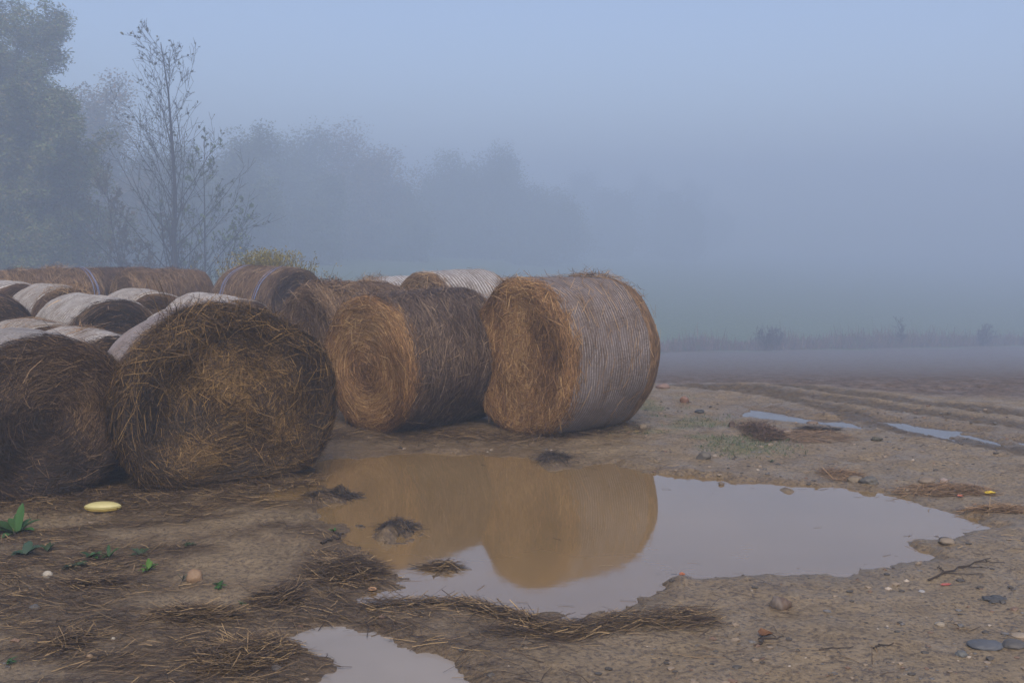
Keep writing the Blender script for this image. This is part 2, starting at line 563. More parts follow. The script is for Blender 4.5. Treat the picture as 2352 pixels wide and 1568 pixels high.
class Bale:
    def __init__(s, Rx, Rz, L, seed, amp=.018, face_amp=.03, lumpy=0.0, dish=.03, sq=1.0):
        s.sq = sq
        s.Rx, s.Rz, s.L, s.amp, s.face_amp, s.lumpy = Rx, Rz, L, amp, face_amp, lumpy
        s.R = (Rx + Rz) / 2
        s.rng = np.random.default_rng(seed)
        s.ph = s.rng.uniform(0, 6.28, 12)
        rr = .10
        # profile: arc length p -> (rho 0..1, y)
        P, RHO, Y = [0], [0.0], [-L / 2 + dish]
        def add(r, y):
            P.append(P[-1] + math.hypot((r - RHO[-1]) * s.R, y - Y[-1])); RHO.append(r); Y.append(y)
        for k in range(1, 9):
            r = (1 - rr / s.R) * k / 8; add(r, -L / 2 + dish * (1 - (k / 8) ** 2))
        s.p_face = P[-1]
        for k in range(1, 7):
            a = k / 6 * math.pi / 2; add(1 - rr / s.R + rr / s.R * math.sin(a), -L / 2 + rr - rr * math.cos(a))
        s.p_side0 = P[-1]
        for k in range(1, 11):
            yy = -L / 2 + rr + (L - 2 * rr) * k / 10; add(1.0 + .012 * math.sin(math.pi * k / 10), yy)
        s.p_side1 = P[-1]
        for k in range(1, 7):
            a = math.pi / 2 - k / 6 * math.pi / 2; add(1 - rr / s.R + rr / s.R * math.sin(a), L / 2 - rr + rr * math.cos(a))
        for k in range(7, -1, -1):
            add((1 - rr / s.R) * k / 8, L / 2)
        s.P, s.RHO, s.Y = map(np.array, (P, RHO, Y)); s.pmax = P[-1]

    def S(s, p, t, off=0.0):
        rho = np.interp(p, s.P, s.RHO); y = np.interp(p, s.P, s.Y)
        h = s.ph
        nr = s.amp * (np.sin(2 * t + h[0]) + .7 * np.sin(3 * t + 2.1 * y + h[1]) + .6 * np.sin(5 * t - 3 * y + h[2]) + .4 * np.sin(9 * t + 7 * y + h[3]))
        nr = nr + s.lumpy * np.sin(4 * t + h[4] + 4 * y) * np.sin(6 * y + h[5])
        r = rho * (1 + nr)
        cs_, sn_ = np.cos(t), np.sin(t)
        e_ = np.where(sn_ < 0, s.sq, 1 + (1 - s.sq) * .35)
        x = s.Rx * r * np.sign(cs_) * np.abs(cs_) ** e_; z = s.Rz + s.Rz * r * np.sign(sn_) * np.abs(sn_) ** e_
        fr = sstep(s.p_side0, s.p_face * .75, p)
        y = y + fr * s.face_amp * (np.sin(5 * x + h[6]) * np.sin(5.5 * z + h[7]) + .6 * np.sin(11 * x + h[8] + 3 * z) * np.sin(9 * z + h[9]))
        k = .11 * s.Rz
        z = np.where(z < k, k * np.exp(np.clip((z - k) / k, -3, 0)), z) - .30 * k
        return np.stack([x, y, z], -1)

    def normal(s, p, t):
        e = .004
        a = s.S(np.minimum(p + e, s.pmax), t) - s.S(np.maximum(p - e, 0), t)
        b = s.S(p, t + e) - s.S(p, t - e)
        return unit(np.cross(b, a)) * -1.0


def strands_on(b, p, t, phi, length, width, lift, curl, k=3):
    """ribbons laid on bale b following direction phi (0 = along the winding)"""
    rho = np.maximum(np.interp(p, b.P, b.RHO), .10)
    s = np.linspace(-.5, .5, k)[None, :] * length[:, None]
    pp = np.clip(p[:, None] + s * np.sin(phi)[:, None], .004, b.pmax - .004)
    tt = t[:, None] + s * np.cos(phi)[:, None] / (rho * b.R)[:, None]
    pts = b.S(pp, tt)
    nrm = b.normal(p, t)
    w = np.linspace(-1, 1, k)[None, :]
    up = lift[:, None] + curl[:, None] * (w + 1) ** 2 * .25
    pts = pts + nrm[:, None, :] * up[:, :, None]
    d = unit(pts[:, -1] - pts[:, 0])
    side = unit(np.cross(d, nrm) + nrm * b.rng.normal(0, .45, (len(p), 1)))
    wd = width[:, None] * np.array([1.0] * (k - 1) + [.6])[None, :]
    return ribbons(pts, wd, side)


def make_bale(u, v, D, L, heading, label, face='brown', side=None, net=None, Dw=None, n_face=2500, n_side=0, seed=1, hang=0.0,
              swirl=.24, twine=None, tuft=(), fringe=300, side_p=(-.03, 1.03), lumpy=0.0, amp=.018, face_amp=.03, y=None, net_tint=(1, 1, 1), bias=0.0,
              side_bias=0.0, net_span=(0.0, 1.0), ring=None, slen=(.10, .34), sw=(.003, .007), sink=.03, core=.75, sq=1.0, wild_f=.07):
    x0, y0 = G(u, v) if y is None else (AT(u, y), y)
    hd = R_(heading)
    Dw = Dw or D
    cx, cy = x0 + math.sin(hd) * L / 2, y0 + math.cos(hd) * L / 2
    zb = float(ground_far(np.array(cx), np.array(cy))) + .03 - sink
    root = empty('round_bale', (cx, cy, zb), -hd)
    tag(root, label, 'straw bale', BALES)
    b = Bale(Dw / 2, D / 2, L, seed, amp, face_amp, lumpy, sq=sq)
    rng = b.rng
    side = side or face
    # packed roll
    pr = np.concatenate([np.linspace(0.001, b.p_face, 14), np.linspace(b.p_face, b.p_side0, 7)[1:], np.linspace(b.p_side0, b.p_side1, 18)[1:],
                         np.linspace(b.p_side1, b.pmax - .001, 14)[1:]])
    th = np.linspace(0, 2 * math.pi, 121) - math.pi / 2
    PP, TT = np.meshgrid(pr, th, indexing='ij')
    V = b.S(PP, TT)
    W = np.stack([np.interp(PP, b.P, b.RHO) * b.R, TT + 2, np.interp(PP, b.P, b.Y) + 2], -1)
    cf, cs = np.array(PAL[face][1]) * core, np.array(PAL[side][1]) * core
    wf = sstep(b.p_side0 + .05, b.p_face - .02, PP)[..., None]
    C = cs * (1 - wf) + cf * wf
    mesh_obj('straw_roll', V.reshape(-1, 3), grid_faces(len(pr), 121), M_STRAW_CORE, root, color=C.reshape(-1, 3), smooth=True, extra=[('wound', W.reshape(-1, 3))])

    def patchy(p, t):
        q = b.S(p, t)
        return (fbm(q[:, 0] * 2.6 + q[:, 1] * 1.7 + seed, q[:, 2] * 2.6 + q[:, 1], seed, 3) - .5)

    vs, fs, cs_, nv = [], [], [], 0

    def push(vf, col, k):
        nonlocal nv
        vv, ff = vf
        vs.append(vv); fs.append(ff + nv); cs_.append(np.repeat(col, k * 2, 0)); nv += len(vv)

    # straw standing out on the end
    nf = n_face
    rho = np.sqrt(rng.uniform(0, 1, nf)) * (b.p_side0 + .02)
    t = rng.uniform(0, 2 * math.pi, nf)
    phi = rng.normal(0, swirl, nf)
    wild = rng.random(nf) < wild_f
    phi = np.where(wild, rng.uniform(-1.5, 1.5, nf), phi)
    hg = rng.random(nf) < hang
    phi = np.where(hg, np.arctan2(-np.sin(t), -np.cos(t)) + rng.normal(0, .38, nf), phi)
    ln = rng.uniform(*slen, nf) * np.where(hg, 1.25, 1)
    bs = bias + patchy(rho, t) * .9
    if ring is not None:
        bs = bs + ring[2] * np.exp(-((rho / b.p_face - ring[0]) / ring[1]) ** 2) + (ring[3] if len(ring) > 3 else 0)
    col = pick_colors(rng, face, nf, bs)
    push(strands_on(b, rho, t, phi, ln, rng.uniform(*sw, nf), rng.uniform(0, .010, nf), np.where(wild, rng.uniform(0, .05, nf), rng.uniform(0, .012, nf))), col, 3)
    # shaggy rim
    fringe = int(fringe * .55)
    if fringe:
        t = rng.uniform(0, 2 * math.pi, fringe)
        p = b.p_face + rng.normal(.07, .07, fringe)
        phi = np.where(rng.random(fringe) < .55, rng.normal(0, .5, fringe), rng.uniform(-1.6, 1.6, fringe))
        col = pick_colors(rng, face, fringe, bias + .03)
        push(strands_on(b, p, t, phi, rng.uniform(.08, .26, fringe), rng.uniform(*sw, fringe), rng.uniform(0, .014, fringe), rng.uniform(0, .32, fringe) ** 2.2), col, 3)
    mesh_obj('straw_end', np.concatenate(vs), np.concatenate(fs), M_STRAW, root, color=np.concatenate(cs_))['kind'] = 'stuff'
    # straw round the side
    vs, fs, cs_, nv = [], [], [], 0
    if n_side:
        p = b.p_side0 + (b.p_side1 - b.p_side0) * rng.uniform(side_p[0], side_p[1], n_side)
        t = rng.uniform(-.5 * math.pi, 1.5 * math.pi, n_side)
        phi = rng.normal(0, .34, n_side)
        wild = rng.random(n_side) < .12
        phi = np.where(wild, rng.uniform(-1.6, 1.6, n_side), phi)
        col = pick_colors(rng, side, n_side, side_bias + patchy(p, t) * .6)
        lift0 = .012 if net else 0.0
        push(strands_on(b, p, t, phi, rng.uniform(.07, .26, n_side), rng.uniform(*sw, n_side), lift0 + rng.uniform(0, .02, n_side), np.where(wild, rng.uniform(0, .07, n_side), rng.uniform(0, .02, n_side))), col, 3)
    for (tu_t, tu_p, n_t, spread, tl, *bo) in tuft:              # loose heaps on the top edge
        t = R_(tu_t) + rng.normal(0, spread, n_t)
        p = b.p_side0 + tu_p * (b.p_side1 - b.p_side0) + rng.normal(0, .10, n_t)
        phi = rng.uniform(-3.1, 3.1, n_t)
        col = pick_colors(rng, side, n_t, side_bias + .02)
        push(strands_on(b, p, t, phi, rng.uniform(.5, 1.2, n_t) * tl, rng.uniform(*sw, n_t), rng.uniform(.0, .05, n_t), np.minimum(rng.uniform(0, .75, n_t) ** 2.4 * (bo[0] if bo else 1.0), 1.1) * tl), col, 3)
    if vs:
        mesh_obj('loose_straw', np.concatenate(vs), np.concatenate(fs), M_STRAW, root, color=np.concatenate(cs_))['kind'] = 'stuff'
    if net:
        a0 = b.p_side0 + (b.p_side1 - b.p_side0) * net_span[0] - (.05 if net_span[0] == 0 else 0)
        a1 = b.p_side0 + (b.p_side1 - b.p_side0) * net_span[1]
        pr = np.linspace(a0, a1, 40); th = np.linspace(0, 2 * math.pi, 144, endpoint=False)
        PP, TT = np.meshgrid(pr, th, indexing='ij')
        q = b.S(PP, TT); nn_ = b.normal(PP.ravel(), TT.ravel()).reshape(q.shape)
        nz = (fbm(TT * 9, PP * 14, seed, 3) - .5) * .014 + .009
        ed = np.where((PP == a0) | (PP == a1), -.006, 0)
        V = q + nn_ * (nz + ed)[..., None]
        mesh_obj('net_wrap', V.reshape(-1, 3), grid_faces(40, 144, True), M_NET if y is None else M_NET_WIDE, root, color=np.tile(np.array(net_tint), (V.shape[0] * V.shape[1], 1)), smooth=True)
    for fr in (twine or ()):                                 # bundles of blue twine
        vs, fs, nv = [], [], 0
        for k in range(3):
            th = np.linspace(0, 2 * math.pi, 97)
            pp = b.p_side0 + fr * (b.p_side1 - b.p_side0) + rng.normal(0, .035) + .012 * np.sin(th * 2 + k)
            q = b.S(pp, th) + b.normal(np.broadcast_to(pp, th.shape), th) * .024
            yy = np.zeros((1, 3)); yy[0, 1] = 1
            vv, ff = ribbons(q[None], np.full((1, 97), .008), yy)
            vs.append(vv); fs.append(ff + nv); nv += len(vv)
        mesh_obj('twine', np.concatenate(vs), np.concatenate(fs), M_TWINE, root)
    return root


# front row, left
make_bale(120, 1152, 1.23, .95, -38, 'dark soaked bale in the left front corner with a frontal round end', 'soaked', net=True, n_face=24000, seed=3,
          fringe=1300, net_tint=(.86, .86, .86), Dw=1.31, swirl=.34, wild_f=.12, sw=(.002, .0048), slen=(.06, .24))
make_bale(540, 1120, 1.39, 1.25, -29, 'big slumped rotting bale with a ragged tuft on its top', 'rotting', net=True, Dw=1.64, n_face=36000, n_side=5200, seed=11, sq=.74,
          fringe=5000, lumpy=.012, amp=.022, face_amp=.06, net_tint=(.86, .80, .80), net_span=(.34, 1.0), side_p=(-.06, .37), side='rotting',
          tuft=((114, .03, 700, .12, .24), (117, .05, 90, .06, .34, 3.0), (95, .0, 900, .45, .2), (50, .0, 700, .35, .18), (140, .0, 700, .3, .18)),
          swirl=.38, hang=.12, wild_f=.16, ring=(.95, .18, -.16, .0), sw=(.002, .0048), slen=(.06, .24))
# the two bales behind the puddle
make_bale(1186, 1001, 1.51, 1.27, 49, 'tall net wrapped bale beside the puddle, golden end, at the right of the pile', 'golden', side='tan', net=True, sw=(.0025, .0055), slen=(.08, .28), n_face=20000, n_side=900, seed=5,
          hang=.42, fringe=900, tuft=((92, .80, 240, .2, .20), (112, .03, 130, .07, .26), (70, .97, 120, .3, .14)), net_tint=(.62, .565, .56), swirl=.36,
          net_span=(0.0, .90), bias=-.04, wild_f=.10, face_amp=.014)
make_bale(840, 998, 1.38, 1.40, 44, 'unwrapped bale with a spiral golden end and grey brown side, behind the puddle', 'golden', side='grey', sw=(.0025, .0055), n_face=18000, n_side=22000, seed=8,
          fringe=700, ring=(.62, .42, .22, -.14), swirl=.17, tuft=((95, .10, 160, .4, .15), (85, .7, 120, .3, .12)), hang=.04, wild_f=.05, face_amp=.02)
# behind them
make_bale(698, 0, 1.36, 1.25, 45, 'shaggy brown bale right behind the bale with the spiral end', 'rust', side='rust', n_face=4500, n_side=4200, seed=13, y=11.7, hang=.5,
          fringe=900, side_bias=-.05, bias=-.06, tuft=((90, .2, 300, .5, .22),))
make_bale(684, 0, 1.32, 1.50, -54, 'brown bale tied with two bands of blue twine, in the back row', 'brown', side='rust', n_face=3000, n_side=3600, seed=17, y=17.6,
          twine=(.16, .86), fringe=500, side_bias=.08, Dw=1.42)
make_bale(968, 0, 1.43, 1.22, 46, 'white netted bale with a tan end peeping over the grey brown bale', 'tan', side='tan', net=True, n_face=2400, n_side=60, seed=19, y=14.0,
          net_tint=(.95, .94, .93), fringe=300, hang=.3)
make_bale(1068, 0, 1.25, 1.1, 46, 'white netted bale half hidden behind the tall golden ended bale', 'tan', side='tan', net=True, n_face=800, n_side=60, seed=21, y=14.95,
          net_tint=(.95, .94, .93), fringe=200, tuft=((92, .05, 130, .22, .2),))
make_bale(835, 0, 1.26, 1.25, 46, 'netted bale of which only a white strip shows left of the tan end', 'tan', side='tan', net=True, n_face=1200, n_side=60, seed=23, y=14.9,
          net_tint=(1.10, 1.12, 1.14), fringe=400, tuft=((90, .02, 200, .3, .2),))
# white netted group on the left
make_bale(262, 0, 1.15, 1.62, -39, 'pale netted bale with a dark half round end in the middle of the left group', 'soaked', side='tan', net=True, n_face=3200, n_side=120, seed=25, y=12.5,
          net_tint=(1.12, 1.12, 1.08), fringe=160, Dw=1.19)
make_bale(560, 0, 1.15, 1.50, -40, 'pale netted bale whose end rises just over the ragged tuft', 'brown', side='tan', net=True, n_face=1800, n_side=120, seed=27, y=12.35,
          net_tint=(1.14, 1.12, 1.08), fringe=120)
make_bale(364, 0, 1.15, 1.28, -40, 'pale netted bale peeping over the dark half round end', 'brown', side='tan', net=True, n_face=500, n_side=100, seed=29, y=13.75,
          net_tint=(1.10, 1.08, 1.02), fringe=80)
make_bale(520, 0, 1.16, 1.25, -40, 'netted bale almost hidden behind the slumped rotting bale', 'brown', side='tan', net=True, n_face=400, n_side=60, seed=31, y=10.45,
          net_tint=(1.12, 1.12, 1.10), fringe=80)
make_bale(264, 0, 1.065, 1.45, -40, 'pale netted bale wedged between the two dark front bales', 'soaked', side='tan', net=True, n_face=2200, n_side=260, seed=33, y=8.98,
          net_tint=(1.08, 1.06, 1.02), fringe=160, tuft=((95, .45, 60, .15, .12),))
make_bale(112, 0, 1.05, 1.05, -42, 'netted bale dusted with straw, behind the dark corner bale', 'soaked', side='tan', net=True, n_face=400, n_side=520, seed=35, y=10.3,
          net_tint=(1.0, .96, .88), fringe=100)
make_bale(-32, 0, 1.20, 1.25, -30, 'dark brown bale cut by the left edge between the pale netted ones', 'soaked', side='brown', n_face=3200, n_side=1500, seed=37, y=12.0, fringe=500)
make_bale(160, 0, 1.16, 1.30, -42, 'netted bale with a straw covered end below the rust brown back row', 'brown', side='tan', net=True, n_face=2000, n_side=160, seed=39, y=14.7,
          net_tint=(1.08, 1.06, 1.0), fringe=500, bias=.12, tuft=((85, .0, 260, .35, .2),))
make_bale(40, 0, 1.16, 1.30, -42, 'pale netted bale at the left edge under the back row', 'brown', side='tan', net=True, n_face=400, n_side=120, seed=41, y=15.7,
          net_tint=(1.15, 1.14, 1.1), fringe=100)
# rust brown back row
make_bale(-10, 0, 1.24, 1.75, 44, 'long rust brown bale at the left end of the back row', 'rust', side='rust', n_face=1200, n_side=4200, seed=43, y=18.3, twine=(.93,), fringe=300,
          side_bias=.06, tuft=((92, .6, 240, .4, .22), (90, .2, 160, .4, .2)))
make_bale(282, 0, 1.22, 1.55, 42, 'rust brown bale in the back row in front of the bare young tree', 'rust', side='rust', n_face=1500, n_side=3600, seed=45, y=18.4, fringe=400,
          side_bias=-.05, tuft=((95, .05, 260, .3, .2), (88, .6, 160, .5, .16)))
make_bale(205, 0, 1.20, 1.3, 40, 'dark bale in the gap of the back row on the left', 'brown', side='brown', n_face=900, n_side=1500, seed=47, y=20.2, fringe=200)


# ------------------------------------------------------------------ straw on the ground
def lay(x, y, ang, ln, w, lift, rng, pal, bias, k=3, tilt=.12, water=False):
    """straw pieces lying on the ground"""
    s = np.linspace(-.5, .5, k)[None, :] * ln[:, None]
    bend = rng.normal(0, .10, len(x))[:, None] * (np.linspace(-1, 1, k)[None, :] ** 2) * ln[:, None]
    px = x[:, None] + s * np.cos(ang)[:, None] - bend * np.sin(ang)[:, None]
    py = y[:, None] + s * np.sin(ang)[:, None] + bend * np.cos(ang)[:, None]
    z = np.maximum(gz(px.ravel(), py.ravel()), 0).reshape(px.shape)
    z = z + lift[:, None] + np.linspace(-.5, .5, k)[None, :] * (rng.normal(0, tilt, len(x)) * ln)[:, None] + .004
    z = np.maximum(z, np.maximum(gz(px.ravel(), py.ravel()), 0).reshape(px.shape) + .002)
    pts = np.stack([px, py, z], -1)
    side = np.stack([-np.sin(ang), np.cos(ang), rng.normal(0, .35, len(x))], -1)
    v, f = ribbons(pts, np.repeat(w[:, None], k, 1), unit(side))
    return v, f, np.repeat(pick_colors(rng, pal, len(x), bias), k * 2, 0)


PAL['litter'] = ((.026, .017, .011), (.088, .054, .028), (.46, .31, .14))
PAL['black'] = ((.022, .018, .016), (.05, .038, .03), (.12, .09, .06))
rng = np.random.default_rng(101)
# broad litter on the left, denser towards the bales
nl = 52000
x = rng.uniform(-4.6, 1.2, nl); y = rng.uniform(4.3, 8.9, nl)
dens = fbm(x * 1.3, y * 2.6, 63, 4)
clear = (x + .35 * (y - ly) - lx)
keep = (rng.random(nl) < sstep(.45, .68, dens) * sstep(1.0, -.5, clear)) & (gz(x, y) > .004)
x, y = x[keep], y[keep]; nl = len(x)
ang = rng.normal(.05, .55, nl) + (fbm(x * .9, y * .9, 71, 2) - .5) * 2.2
v_, f_, c_ = lay(x, y, ang, rng.uniform(.03, .20, nl), rng.uniform(.002, .0045, nl), rng.uniform(0, .012, nl), rng, 'litter', 0.0)
tag(mesh_obj('straw_litter', v_, f_, M_STRAW, color=c_), 'loose dark straw trodden into the mud in front of the left bales', 'straw', kind='stuff')
# strewn along the foot of the bales
q = []
for (u0, v0, u1, v1, n_, sp) in ((0, 1160, 300, 1150, 1500, .22), (280, 1120, 740, 1105, 1900, .17), (750, 1005, 1300, 1008, 2600, .22), (1290, 1003, 1480, 985, 500, .2), (300, 1150, 600, 1140, 900, .25)):
    a, b_ = G(u0, v0), G(u1, v1)
    tt = rng.random(n_)
    q.append(np.stack([a[0] + (b_[0] - a[0]) * tt + rng.normal(0, .05, n_), a[1] + (b_[1] - a[1]) * tt + rng.normal(-.05, sp, n_)], -1))
q = np.concatenate(q); nl = len(q)
v_, f_, c_ = lay(q[:, 0], q[:, 1], rng.normal(0, .8, nl), rng.uniform(.04, .18, nl), rng.uniform(.002, .005, nl), rng.uniform(0, .03, nl), rng, 'litter', -.02)
tag(mesh_obj('straw_litter', v_, f_, M_STRAW, color=c_), 'straw fallen along the foot of the front bales', 'straw', kind='stuff')
# thin scatter on the right-hand mud
nl = 6500
x = rng.uniform(.2, 5.4, nl); y = rng.uniform(4.4, 11.6, nl)
keep = (rng.random(nl) < sstep(.38, .68, fbm(x * 1.1, y * 2.2, 83, 4))) & (gz(x, y) > .006)
x, y = x[keep], y[keep]; nl = len(x)
v_, f_, c_ = lay(x, y, rng.normal(-.1, .6, nl), rng.uniform(.02, .16, nl), rng.uniform(.002, .0045, nl), rng.uniform(0, .006, nl), rng, 'litter', .05)
tag(mesh_obj('straw_litter', v_, f_, M_STRAW, color=c_), 'single straws scattered over the bare mud right of the puddle', 'straw', kind='stuff')

nl = 2600
q = np.array(PUDDLES[0]); x = rng.uniform(q[:, 0].min(), q[:, 0].max(), nl); y = rng.uniform(q[:, 1].min(), q[:, 1].max(), nl)
dd = poly_sd(x, y, PUDDLES[0])
keep = (dd > 0) & (rng.random(nl) < .012 + .45 * np.exp(-dd / .09) + .10 * sstep(.66, .8, fbm(x * .9, y * 2.2, 97, 3)))
x, y = x[keep], y[keep]; nl = len(x)
v_, f_, c_ = lay(x, y, rng.normal(.1, .5, nl), rng.uniform(.015, .10, nl), rng.uniform(.002, .0045, nl), np.zeros(nl), rng, 'litter', -.05, tilt=.0)
tag(mesh_obj('floating_chaff', v_, f_, M_STRAW, color=c_), 'bits of straw floating on the big puddle', 'straw', kind='stuff')

HEAPS = 'heaps of wet straw on the mud'


def heap(u, v, wu, wv, h, nn, label, pal='litter', ang=0.0, spread=.6, bias=0.0, ln=(.06, .22), curve=None, seed=0):
    rng = np.random.default_rng(500 + seed)
    nn = int(nn * 1.5)
    x0, y0 = G(u, v)
    if curve:
        pts = np.array([G(*c) for c in curve])
        seg = rng.random(nn) * (len(pts) - 1); i = seg.astype(int); fr = seg - i
        c = pts[i] + (pts[i + 1] - pts[i]) * fr[:, None]
        d = pts[i + 1] - pts[i]
        x = c[:, 0] + rng.normal(0, .03, nn); y = c[:, 1] + rng.normal(0, wv, nn)
        a = np.arctan2(d[:, 1], d[:, 0]) + rng.normal(0, spread, nn)
        rr = np.abs(y - c[:, 1]) / (2 * wv)
        x0, y0 = c[:, 0].mean(), c[:, 1].mean()
    else:
        dx = wu / FPX * math.hypot(y0, EYE); dy = G(u, v - wv)[1] - y0
        r = np.sqrt(rng.random(nn)); th = rng.uniform(0, 6.28, nn)
        x = x0 + r * np.cos(th) * dx; y = y0 + r * np.sin(th) * dy
        a = ang + rng.normal(0, spread, nn); rr = r
    lift = rng.random(nn) * h * np.clip(1 - rr, .05, 1) ** .7
    v_, f_, c_ = lay(x, y, a, rng.uniform(*ln, nn), rng.uniform(.002, .005, nn), lift, rng, pal, bias, tilt=.2)
    zb = max(gz1(x0, y0), 0)
    v_ = v_ - np.array([x0, y0, zb])
    o = mesh_obj('straw_heap', v_, f_, M_STRAW, color=c_)
    o.location = (x0, y0, zb)
    tag(o, label, 'straw heap', HEAPS)


heap(800, 1318, 75, 32, .09, 900, 'tousled straw heap at the left bank of the big puddle', seed=1, spread=.8)
heap(0, 0, 0, .06, .03, 620, 'long straw windrow along the near shore of the big puddle', curve=((850, 1392), (960, 1390), (1070, 1394), (1130, 1412), (1190, 1428), (1225, 1450)), spread=.35, seed=2, bias=.03)
heap(0, 0, 0, .07, .028, 600, 'straw windrow trailing right from the end of the near shore one', curve=((1130, 1462), (1250, 1462), (1330, 1458), (1430, 1440), (1540, 1432), (1630, 1430)), spread=.30, seed=3, bias=.05)
heap(1748, 1000, 46, 20, .10, 620, 'dark tangled straw mound below the long narrow puddle', 'brown', seed=4, spread=1.5, bias=-.05)
heap(1860, 1010, 95, 14, .03, 420, 'flat fan of rusty straw right of the tangled mound', 'rust', seed=5, spread=.5, bias=.05)
heap(1880, 994, 45, 4, .025, 240, 'blackish strip of straw at the foot of the long narrow puddle', 'black', seed=6, spread=.4)
heap(915, 1214, 40, 14, .03, 130, 'muddy straw tuft rising from the puddle on its left side', 'black', seed=7, spread=1.2)
heap(1012, 1304, 40, 7, .03, 150, 'thin raft of straw lying in shallow water', 'litter', seed=8, spread=.4)
heap(1272, 1058, 38, 13, .03, 170, 'muddy straw lump on the far shore of the big puddle', 'black', seed=9, spread=1.0)
heap(766, 1140, 55, 9, .03, 260, 'low straw lump at the inner corner of puddle and slumped bale', 'black', seed=10, spread=.7)
heap(640, 1385, 45, 22, .05, 420, 'fan of grey straw on the mud below the orange stone', 'litter', ang=.7, spread=.35, seed=11, bias=-.05)
heap(455, 1425, 95, 14, .05, 520, 'straw clump left of the small near puddle, upper of two', 'litter', ang=.15, spread=.4, seed=12, bias=.05)
heap(560, 1512, 110, 40, .05, 900, 'wide straw mat at the bottom edge left of the near puddle', 'litter', ang=.1, spread=.6, seed=13, bias=.05)
heap(205, 1352, 60, 10, .04, 260, 'short straw bundle lying on open mud near the white stone', 'litter', ang=-.1, spread=.4, seed=14)
heap(150, 1490, 40, 25, .04, 200, 'small straw tuft on the mud in the lower left corner', 'litter', spread=.8, seed=15)
heap(2170, 1135, 110, 12, .03, 380, 'straw strewn beside the pale pink stone on the far right bank', 'tan', spread=.5, seed=16, bias=-.08)
heap(2300, 1180, 90, 9, .03, 300, 'yellowish straw band at the right edge of the picture', 'tan', spread=.35, seed=17, bias=-.05)
heap(1930, 1098, 45, 12, .03, 160, 'little straw scrap caught beside the grey boulder at the waterline', 'tan', spread=.8, seed=18, bias=-.1)

# ------------------------------------------------------------------ stones, clods and rubbish
def ico(sub=3):
    import bmesh
    bm = bmesh.new(); bmesh.ops.create_icosphere(bm, subdivisions=sub, radius=1)
    v = np.array([q.co[:] for q in bm.verts]); f = np.array([[w.index for w in fc.verts] for fc in bm.faces])
    bm.free(); return v, f


ICO_V, ICO_F = ico(4)
ICO2_V, ICO2_F = ico(1)
STONES = 'stones lying on the mud'


def stone(u, v, wpx, hpx, col, label, seed, rough=.16, depth=.8, rot=0.0, name='stone', group=STONES, cat='stone', mat=None, sunk=.36, second=None):
    rng = np.random.default_rng(900 + seed)
    x0, y0 = G(u, v)
    sc = math.hypot(y0, EYE) / FPX
    w = wpx * sc / 2 * .92; h = hpx * sc / 2 * 1.2
    p = ICO_V.copy()
    for k in range(6):
        d = unit(rng.normal(0, 1, (1, 3)))[0]; t = p @ d
        p = p - np.maximum(t - rng.uniform(.72, .95), 0)[:, None] * d[None, :] * .8
    nn_ = sum(np.sin(p @ rng.normal(0, s_, 3) + rng.uniform(0, 6)) * a for s_, a in ((2, rough * .5), (4, rough * .3), (8, rough * .16), (17, rough * .09)))
    p = p * (1 + nn_[:, None])
    if name == 'mud_clod':
        p = p * (1 + .9 * (fbm(p[:, 0] * 3 + seed, p[:, 1] * 3 + p[:, 2] * 2.3, seed, 4) - .5) * 1.3)[:, None]
    p = p * np.array([w, w * depth, h])
    c, s_ = math.cos(rot), math.sin(rot)
    p = np.stack([p[:, 0] * c - p[:, 1] * s_, p[:, 0] * s_ + p[:, 1] * c, p[:, 2]], -1)
    zb = max(gz1(x0, y0 + w * .3), 0)
    p[:, 2] += h * (1 - 2 * sunk)
    cc = np.tile(np.array(col) * .72, (len(p), 1)) * (1 + rng.normal(0, .06, (len(p), 1)))
    if second is not None:
        m = sstep(.0, .25, np.sin(p @ (rng.normal(0, 1, 3) * 14)) )[:, None]
        cc = cc * (1 - m) + np.array(second) * .72 * m
    o = mesh_obj(name, p, ICO_F, mat or M_STONE, color=cc, smooth=True)
    o.location = (x0, y0 + w * .3, zb)
    tag(o, label, cat, group)
    return o


stone(1793, 1402, 52, 30, (.16, .105, .07), 'brown rounded stone alone on wet mud below the big puddle', 1, second=(.22, .17, .13))
stone(1618, 1060, 38, 23, (.15, .13, .105), 'grey brown stone between the grassy patch and the puddle', 2)
stone(1998, 1118, 46, 20, (.15, .135, .11), 'grey boulder on the far waterline with its reflection below', 3)
stone(1965, 1112, 40, 14, (.25, .19, .12), 'tan flat stone touching the grey boulder on the waterline', 4)
stone(2130, 1118, 46, 15, (.27, .205, .14), 'long tan stone lying in straw beyond the right end of the puddle', 5)
stone(2168, 1118, 22, 13, (.42, .32, .26), 'pale pink stone right of the long tan stone', 6)
stone(2176, 1260, 46, 20, (.30, .235, .165), 'two-toned stone with pale top near the puddle tip', 7, second=(.11, .085, .06))
stone(1572, 930, 22, 17, (.30, .17, .12), 'pinkish broken brick chunk right of the tall netted bale', 8, rough=.3, name='brick_chunk', cat='brick')
stone(1607, 953, 27, 9, (.06, .06, .06), 'black flat stone on the grass right of the tall netted bale', 9)
stone(1681, 988, 17, 16, (.12, .08, .06), 'small dark brown stone left of the tangled straw mound', 10)
stone(1868, 974, 32, 9, (.24, .17, .12), 'tan loaf shaped stone at the edge of the long narrow puddle', 11)
stone(1806, 1004, 28, 13, (.30, .23, .165), 'pale stone stuck in straw right of the tangled mound', 12, second=(.16, .1, .07))
stone(1522, 897, 36, 14, (.29, .19, .15), 'pinkish block behind the right edge of the tall netted bale', 13, name='brick_block', cat='brick', rough=.08)
stone(1476, 990, 23, 15, (.26, .20, .13), 'tan stone at the foot of the tall netted bale', 14)
stone(446, 1350, 44, 30, (.34, .215, .12), 'orange tan stone among straw in the left foreground', 15)
